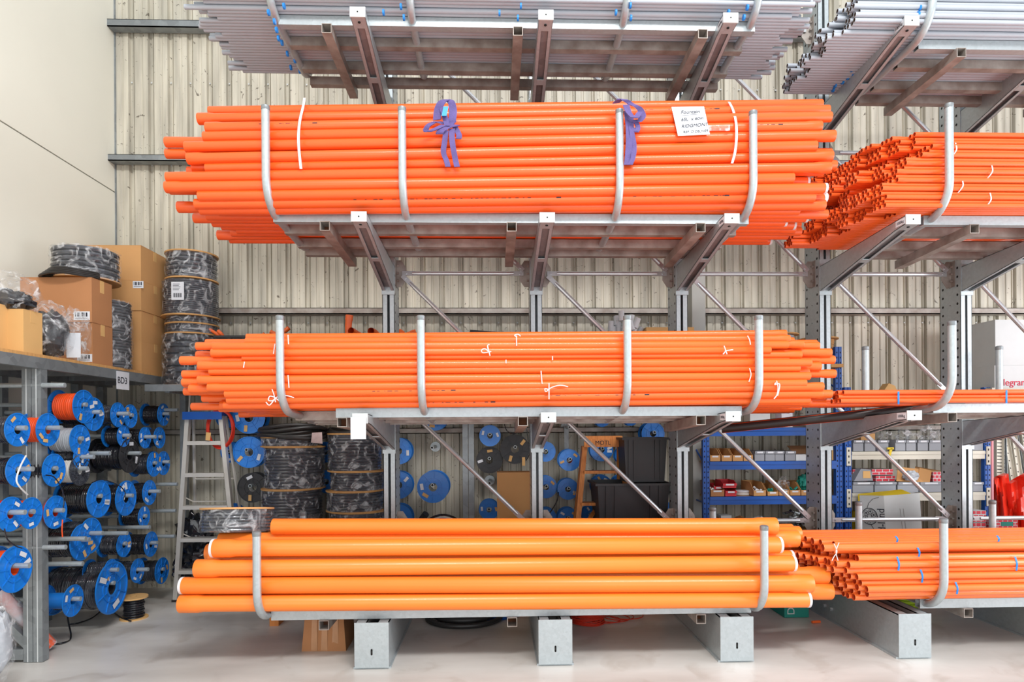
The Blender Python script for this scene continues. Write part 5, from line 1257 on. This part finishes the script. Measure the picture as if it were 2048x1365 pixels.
blob('small_bag', 'brown bundle at the left of the lower blue shelf', at(1433, 1042, YS+.1), (.04, .06, .035), 65, .3, card2)
q = MB(); rr = random.Random(8)
for k in range(70):
    c = at(rr.uniform(1568, 1636), rr.uniform(1018, 1058), YS+rr.uniform(.02, .3)); c.z = max(c.z-.02, z+.03)
    an = rr.uniform(0, 6.28); d = Vector((math.cos(an), math.sin(an), rr.uniform(-.5, .5)))*.022; q.cyl(c-d, c+d, .011, 8, m=k % 3)
s_ = tag(q.build('metal_fittings_heap', [blk, galv, galvd], base=None), 'heap of small black and silver metal fittings on the lower blue shelf', 'fittings'); s_['kind'] = 'stuff'
for k, (a, b2) in enumerate(((1549, 1578), (1579, 1618))): x0, x1, z0, z1 = pb(a, b2, 1053, z-.1, YS-.0); 
zl = rz_(1063); 
for k, (a, b2) in enumerate(((1550, 1579), (1580, 1616))):
    x0, x1, _, z1 = pb(a, b2, 1052, zl, YS-.12); 
zq = rz_(1165)+.002; drum('wire_reel', 'reel of bright steel wire with wooden disc behind the large pipe ends', at(1604, 1120, 5.9).x, 5.9, zq, .085, at(1604, 1104, 5.9).z-zq, 8, gycable, 'wire reel', rings=(0, at(1604, 1104, 5.9).z-zq), ringm=card3, ringR=.1, nf=None, seed=6)
# cream unit
z = zB[0]
for k, (a, b2) in enumerate(((1706, 1727), (1729, 1751), (1755, 1777), (1790, 1811), (1812, 1832), (1835, 1856), (1858, 1883), (1942, 1966))):
    bin_('grey_bin', 'grey plastic bin on the upper cream shelf, %s' % ('leftmost', 'second from left', 'third from left', 'fourth from left', 'fifth from left', 'sixth from left', 'seventh, left of the column', 'last, right of the column')[k], a, b2, 881 if k < 7 else 872, z, bingry, grp='grey bins on the upper cream shelf')
x0, x1, z0, z1 = pb(1722, 1750, 868, at(1735, 881, YS+.1).z, YS+.08); carton('small_carton', 'brown carton sitting on the second grey bin of the upper cream shelf', x0, x1, YS+.08, YS+.25, z0, z1, card, tape=False)
for k, (px, py, r_) in enumerate(((1772, 874, .06), (1806, 872, .07), (1826, 876, .06), (1858, 870, .09), (1874, 874, .06))):
    blob('small_bag', 'clear bag bulging out of grey bins on the upper cream shelf, %s' % ORD[k].replace('topmost', 'first')+' from left', at(px, py, YS+.1), (r_, .07, r_*.9), 70+k, .5, bagfilm, grp='clear bags above the grey bins')
p = at(1780, 898, YS-.02); tag(MB().box(p.x-.028, p.x+.03, YS-.03, YS-.014, p.z-.006, p.z+.012).hexa([Vector((p.x-.028, YS-.03, p.z-.09)), Vector((p.x-.008, YS-.03, p.z-.09)), Vector((p.x-.008, YS-.02, p.z-.09)), Vector((p.x-.028, YS-.02, p.z-.09)), Vector((p.x-.004, YS-.03, p.z)), Vector((p.x+.02, YS-.03, p.z)), Vector((p.x+.02, YS-.02, p.z)), Vector((p.x-.004, YS-.02, p.z))]).build('yellow_clip', yellow), 'yellow plastic clip hanging on the upper cream beam', 'clip')
z = zB[1]
for k, (a, b2) in enumerate(((1705, 1747), (1749, 1792), (1795, 1837), (1839, 1883), (1942, 1966))):
    bin_('wide_grey_bin', 'wide grey plastic bin on the lower cream shelf, %s' % ('leftmost', 'second from left', 'third from left', 'fourth, left of the column', 'last, right of the column')[k], a, b2, 965, z, bingry, grp='wide grey bins on the lower cream shelf')
def print_box(name, label, x0, x1, y0, y1, z0, z1, rows, parent=None, cols=3, seed=1):
    t = carton(name, label, x0, x1, y0, y1, z0, z1, white_m, tape=False, lid=False)
    hx, hy, H = (x1-x0)/2, (y1-y0)/2, z1-z0; q = MB(); rr = random.Random(seed)
    for r_ in range(rows):
        zz = H*(r_+.5)/rows; off = (r_ % 2)*.5
        for c in range(-1, cols+1):
            a = -hx+(c+off)*2*hx/cols+.004; b_ = a+2*hx/cols-.008; a, b_ = max(a, -hx+.001), min(b_, hx-.001)
            if b_-a > .01: q.box(a, b_, -hy-.0012, -hy-.0002, zz-H/rows*.38, zz+H/rows*.38)
            a = -hy+(c+off)*2*hy/cols+.004; b_ = a+2*hy/cols-.008; a, b_ = max(a, -hy+.001), min(b_, hy-.001)
            if b_-a > .01: q.box(-hx-.0012, -hx-.0002, a, b_, zz-H/rows*.38, zz+H/rows*.38)
    s_ = q.build('red_brick_print', redw, t, local=True); s_['kind'] = 'stuff'
    return t
zt_b = at(1730, 964, YS+.1).z; zz = zt_b+.002
for k, (a, b2, p0, p1, nm) in enumerate(((1706, 1735, 952, 964, 'lower left'), (1752, 1790, 952, 964, 'lower right'), (1706, 1732, 939, 952, 'upper left'), (1744, 1786, 939, 951, 'upper right'))):
    x0, x1, _, z1 = pb(a, b2, p0, 0, YS+.1); z0 = at(a, p1, YS+.1).z+.001
    print_box('red_white_box', 'red and white patterned box above the wide grey bins, %s' % nm, x0, x1, YS+.1, YS+.3, z0, z1, 2)
q = MB(); a, b_, c = at(1708, 963, YS+.02), at(1746, 962, YS+.02), at(1722, 938, YS+.02); d_ = at(1742, 940, YS+.02)
q.prism([a, b_, d_, c], (0, 0, 0), (0, .16, 0)); o = tag(q.build('tipped_grey_bin', bingry), 'grey bin tipped on its back with a cream label, left of lower cream shelf', 'bin')
MB().prism([at(1726, 957, YS+.018), at(1742, 957, YS+.018), at(1740, 943, YS+.018), at(1726, 943, YS+.018)], (0, 0, 0), (0, -.001, 0)).build('cream_label', card3, o)
q = MB()
p = [at(1793, 963, YS+.02), at(1850, 966, YS+.0), at(1858, 944, YS+.02), at(1830, 938, YS+.05), at(1796, 934, YS+.1)]
q.prism(p, (0, 0, 0), (0, .005, 0)); q.prism([at(1858, 966, YS), at(1862, 942, YS), at(1838, 936, YS+.05), at(1832, 962, YS+.03)], (0, -.01, 0), (0, -.006, 0)); q.prism([at(1830, 938, YS+.05), at(1884, 948, YS+.05), at(1884, 943, YS+.2), at(1830, 934, YS+.2)], (0, 0, 0), (0, 0, .003))
tag(q.build('torn_carton', [card]), 'torn open brown carton with flaps on the lower cream shelf', 'box')
blob('small_bag', 'grey paper packing in the torn brown carton', at(1822, 953, YS-.02), (.075, .04, .05), 80, .3, gycable, flat=True)
for k, (a, b2, p0, p1) in enumerate(((1866, 1882, 944, 964),)):
    x0, x1, _, z1 = pb(a, b2, p0, 0, YS+.04); print_box('red_white_box', 'small red and white patterned box right of the torn carton', x0, x1, YS+.04, YS+.2, at(a, p1, YS+.04).z, z1, 3, cols=2)
# large white and yellow carton, slightly turned and tilted
Y = 5.52; a = at(1765, 1140, Y); H = at(1765, 992, Y).z-.29
t = thing('large_white_carton', 'big white carton with yellow edges and a cable logo, leaning under the cream shelf', 'box', (at(1776, 1000, Y).x, Y, .29), None, (0, math.radians(-3.5), 0))
q = MB(); w1 = .33; sx = .155; sy = .14
P = [Vector((0, 0, 0)), Vector((w1, .0, 0)), Vector((w1-.0, .33, 0)), Vector((-sx, sy, 0))]
q.hexa([P[0], P[1], P[2], P[3]]+[v+Vector((0, 0, H)) for v in P]); q.build('carton_body', white_m, t, local=True)
e = (P[3]-P[0]); el = e.length; en = e.normalized(); nr = Vector((-abs(en.y), -abs(en.x), 0)).normalized()
def sp(u, z, off=.0012): return P[0]+en*(el-u)+Vector((0, 0, z))+nr*off
def squad(u0, u1, z0, z1, mt, name, off=.0012): MB().add([sp(u0, z0, off), sp(u1, z0, off), sp(u1, z1, off), sp(u0, z1, off)], [(0, 1, 2, 3)]).build(name, mt, t, local=True)
squad(0, .014, 0, H, yellow, 'yellow_edge')
MB().prism([P[3]+Vector((0, 0, H)), P[0]+Vector((0, 0, H)), P[0]+Vector((.25, -.0, H)), P[0]+Vector((.2, .05, H+.035)), P[3]+Vector((.02, .02, H+.006))], (0, 0, .001), (0, 0, .004)).build('yellow_flap', yellow, t, local=True)
q = MB(); cu, cz = .085, H-.19
def ring(mb, cu, cz, ru, rz, r_, n=24): mb.tube([sp(cu+math.cos(a)*ru, cz+math.sin(a)*rz, .002) for a in [i*2*PI/n for i in range(n)]], r_, 4, closed=True)
ring(q, cu, cz, .062, .075, .0035)
for k in range(6): a = k*PI/3+.3; ring(q, cu+math.cos(a)*.036, cz+math.sin(a)*.046, .017, .021, .0016, 14); ring(q, cu+math.cos(a)*.036, cz+math.sin(a)*.046, .005, .007, .003, 8)
ring(q, cu, cz, .016, .020, .0016, 14)
q.tube([sp(.07, cz+.075, .002), sp(.085, cz+.12, .002), sp(.12, H-.03, .002), sp(.17, H-.015, .002)], .0022, 4).tube([sp(.09, cz-.07, .002), sp(.13, cz-.15, .002), sp(.17, cz-.22, .002)], .0022, 4)
s_ = q.build('logo_print', ink, t, local=True)
M = Matrix.Identity(4); up = Vector((0, 0, 1)); xe = -en
for i in range(3): M[i][0] = up[i]; M[i][1] = -xe[i]; M[i][2] = nr[i]; M[i][3] = sp(.18, cz-.03, .0016)[i]
text('d-land', .085, M, ink, t, 'printed_text')
for u in (.16, .19): MB().tube([(u, -.0015, .02), (u-.01, -.0015, H*.55), (u-.02, -.0015, H*.8)], .0012, 4).build('crease_line', gryin, t, local=True)
for k, (p0, p1, nm) in enumerate(((1025, 1051, 'upper'), (1051, 1078, 'lower'))):
    x0, x1, _, z1 = pb(1720, 1743, p0, 0, 5.75); carton('yellow_box', 'yellow packet left of the big white carton, %s one' % nm, x0, x1, 5.75, 5.9, at(1720, p1, 5.75).z+.002, z1, yellow, tape=False, lid=False)
# red white boxes on the right and red bags
for k, (a, b2, p0, p1, Y, nm) in enumerate(((1942, 1972, 1022, 1046, 5.5, 'upper box behind the right column'), (1942, 1972, 1046, 1072, 5.5, 'middle box behind the right column'), (1942, 1972, 1072, 1098, 5.5, 'lower box behind the right column'),
      (1986, 2035, 1040, 1058, 5.45, 'wide box in front of the red bags, upper'), (1986, 2035, 1058, 1076, 5.45, 'wide box in front of the red bags, lower'), (1986, 2035, 1076, 1094, 5.45, 'lowest wide box in front of the red bags'))):
    x0, x1, _, z1 = pb(a, b2, p0, 0, Y); o = print_box('red_white_box', 'red and white patterned %s' % nm, x0, x1, Y, Y+.2, at(a, p1, Y).z+.002, z1, 3, cols=3 if k < 3 else 5)
    if k > 2: MB().box(-.04, .07, -.1025, -.1015, (z1-at(a, p1, Y).z)*.25, (z1-at(a, p1, Y).z)*.7).build('green_label', green, o, local=True)
zf = at(1990, 1098, 5.5).z-.003; tag(MB().box(at(1925, 1090, 5.5).x, at(2120, 1090, 5.5).x, 5.42, 5.75, zf-.02, zf).build('low_bench_board', ply), 'low board carrying the red and white boxes at the right edge', 'board')
def crumple(name, label, pts, Y, mt, th=.05, seed=0):
    q = MB(); n_ = 16; vs = []
    for i in range(n_+1):
        v = i/n_
        L_ = pts[0][0]*(1-v)+pts[3][0]*v, pts[0][1]*(1-v)+pts[3][1]*v; R_ = pts[1][0]*(1-v)+pts[2][0]*v, pts[1][1]*(1-v)+pts[2][1]*v
        for j in range(n_+1):
            u = j/n_; px = L_[0]*(1-u)+R_[0]*u; py = L_[1]*(1-u)+R_[1]*u
            d = th*noise.noise(Vector((u*3.2+seed, v*3, seed)))+th*.5*noise.noise(Vector((u*8+seed, v*5, 3)))-.05*math.sin(PI*u)
            vs.append(at(px, py, Y+d))
    m_ = len(vs); vs += [v_+Vector((0, .06, 0)) for v_ in vs]; w_ = n_+1
    fs = [(i*w_+j, i*w_+j+1, (i+1)*w_+j+1, (i+1)*w_+j) for i in range(n_) for j in range(n_)]; fs += [tuple(m_+x for x in reversed(f_)) for f_ in fs]
    for i in range(n_): fs += [(i*w_, (i+1)*w_, m_+(i+1)*w_, m_+i*w_), (i*w_+n_, m_+i*w_+n_, m_+(i+1)*w_+n_, (i+1)*w_+n_), (i, m_+i, m_+i+1, i+1), (n_*w_+i, n_*w_+i+1, m_+n_*w_+i+1, m_+n_*w_+i)]
    q.add(vs, fs); return tag(q.build(name, mt), label, 'bag')
crumple('red_sack', 'glossy red plastic sack left of two, leaning at the right edge', [(1985, 962), (2017, 948), (2034, 1110), (1998, 1110)], 5.78, redbag, .09, 2)
crumple('red_sack', 'glossy red plastic sack at the very right edge', [(2022, 968), (2090, 930), (2090, 1110), (2034, 1110)], 5.72, redbag, .09, 6)
# leaning channels and cable trays
def strip(label, p0, p1, w_, Y0, Y1, mt, holes=0, name='strut_channel', slots=False):
    a, b_ = at(p0[0], p0[1], Y0), at(p1[0], p1[1], Y1); d = (b_-a); L = d.length; d.normalize(); s_ = Vector((1, 0, 0)); s_ = (s_-d*s_.dot(d)).normalized(); nn = d.cross(s_)
    if nn.y > 0: nn = -nn
    def Q(u, v, o): return a+s_*u+d*v-nn*(-o)
    q = MB(); h = w_/2
    def bar(u0, u1, o0, o1, v0=0, v1=L): q.hexa([Q(u0, v0, o0), Q(u1, v0, o0), Q(u1, v0, o1), Q(u0, v0, o1), Q(u0, v1, o0), Q(u1, v1, o0), Q(u1, v1, o1), Q(u0, v1, o1)])
    bar(-h, h, .0, -.003); bar(-h, -h+.003, -.02, .02); bar(h-.003, h, -.02, .02)
    o = tag(q.build(name, mt), label, 'channel', 'channels leaning at the right wall')
    if holes:
        q = MB()
        for k in range(holes):
            v = L*(k+.5)/holes
            if slots: q.add([Q(-h*.75, v-.004, .001), Q(h*.75, v-.004, .001), Q(h*.75, v+.004, .001), Q(-h*.75, v+.004, .001)], [(0, 1, 2, 3)])
            else: q.cyl(Q(0, v, .0012), Q(0, v, .0002), .006, 8)
        e = q.build('punched_slot', dark, o); e['kind'] = 'stuff'
    return o
strip('slotted pale cable tray standing right of the blue post', (1997, 1176), (1998, 870), .075, 5.95, 6.0, cream, 46, 'slotted_tray', True)
strip('second slotted tray mostly hidden behind the red sacks', (2012, 1178), (2004, 870), .06, 6.0, 6.05, galvd, 40, 'slotted_tray', True)
strip('punched grey channel leaning left, first right of the slotted tray', (2060, 1176), (2010, 870), .055, 5.88, 6.1, cream, 20)
strip('punched grey channel leaning left, second from the slotted tray', (2070, 1176), (2024, 860), .055, 5.84, 6.1, cream, 20)
strip('wide plain grey channel leaning behind the red sack', (2093, 1176), (2036, 860), .05, 5.84, 6.12, galvd, 0)
strip('slotted tray in the extreme upper right corner of the channels', (2092, 1176), (2044, 860), .05, 5.82, 6.1, cream, 46, 'slotted_tray', True)
tag(MB().tube([at(1985, 1195, 5.66), at(1984, 870, 5.68)], .011, 8).build('pink_conduit', mat('pink_white', (226, 150, 160), .4)), 'thin pinkish pole standing right beside the blue post', 'pole')
# things on the unseen deck of level 3: white carton with lettering
Y = 5.68; x0 = at(1989, 700, Y).x; zb_ = at(1989, 776, Y).z; zm = at(1989, 731, Y).z; zt2 = at(1989, 640, Y).z
tag(MB().box(xB1-.02, x0+.75, YS-.08, YB, zb_-.035, zb_-.002).build('high_shelf_board', cream), 'cream high shelf board carrying the white cartons at right edge', 'board')
c1 = carton('white_carton', 'lower white carton with red lettering at the right edge', x0, x0+.6, Y, Y+.35, zb_, zm-.002, white_m, tape=False)
carton('white_carton', 'upper plain white carton at the right edge', x0+.008, x0+.6, Y, Y+.35, zm, zt2, white_m, tape=False)
p = at(1999, 766, Y); s_ = text('legrand', .088, faceY((at(2006, 766, Y).x, Y-.003, at(2006, 766, Y).z)), mat('crimson', (216, 24, 70), .6), c1, 'printed_logo', local=False, align='LEFT')
q = MB(); cx, cz = p.x-.002, p.z+.0
for bx_ in ((-.02, -.012, -.02, .02), (-.012, .016, -.02, -.012), (-.008, .018, .012, .02), (.010, .018, -.006, .02)): q.box(cx+bx_[0], cx+bx_[1], Y-.003, Y-.002, cz+bx_[2], cz+bx_[3])
q.build('printed_logo', ink, c1)
# spools standing above the twine bundle
zd = at(1500, 735, 5.9).z
tag(MB().box(at(1400, 700, 5.9).x, at(1652, 700, 5.9).x, 5.6, 6.15, zd-.03, zd-.001).build('upper_board', ply), 'board hidden behind the twine bundle that carries the spools', 'board')
def spool(label, px, ptop, rr_, rc, mt, dm, Y=5.9, grp=None):
    x = at(px, 700, Y).x; z1 = at(px, ptop, Y-.2).z; R = rr_*Y/F; Rc = rc*Y/F; H = z1-zd
    t = thing('standing_spool', label, 'spool', (x, Y, zd), grp); M0 = None
    MB().lathe([(.03, 0), (R, 0), (R, .012), (.03, .012)], 32, closed=True).build('end_disc', dm, t, local=True)
    MB().lathe([(.03, H-.012), (R, H-.012), (R, H), (.03, H)], 32, closed=True).build('end_disc', dm, t, local=True)
    wound(.03, Rc, H-.026, 14, mt, int(px)).build('wound_cable', mt, t, local=True).location = (0, 0, H-.013)
spool('blue topped spool of dark cable behind the last cradle post', 1436, 660, 22, 15, blk, blue)
spool('dark topped spool of black cable left of the large wooden spool', 1478, 664, 22, 16, blk, blkp, Y=6.0)
spool('large wooden spool of white cable right of the last cradle post', 1562, 663, 34, 26, gycable, ply, Y=5.85)
spool('brown cardboard spool behind the perforated column', 1636, 672, 38, 30, card, ply, Y=5.9)
cable('hanging_cord', [at(1465, 634, 6.0), at(1480, 648, 6.0), at(1500, 662, 6.0), at(1520, 668, 6.0)], .003, blk, 'thin black wire drooping above the blue topped spool')
x0, x1, _, z1 = pb(1765, 1790, 768, 0, 5.8); tag(MB().prism([at(1766, 785, 5.8), at(1796, 785, 5.8), at(1790, 772, 5.8), at(1778, 767, 5.8)], (0, 0, 0), (0, .1, 0)).build('brown_paper_wad', card3), 'brown cardboard tip showing above the flat conduit bundle', 'cardboard')
# items low behind the black pipes
for k, (a, b2, p0, p1, mt_, lb) in enumerate(((1500, 1540, 821, 834, white_m, 'white pack seen between twine bundle and black pipes'), (1563, 1585, 816, 830, paper, 'small white packet with purple frame under the twine bundle'), (1526, 1540, 818, 836, mat('mauve', (206, 160, 206), .6), 'mauve card between twine bundle and black pipes'))):
    x0, x1, _, z1 = pb(a, b2, p0, 0, YS+.05+.02*k); tag(MB().box(x0, x1, YS+.05+.02*k, YS+.2, rz_(855), z1).build('small_pack', mt_), lb, 'pack')
text('51', .045, faceY(at(1574, 824, YS+.08)), purple, bpy.data.objects['small_pack.001'], 'printed_text', local=False)
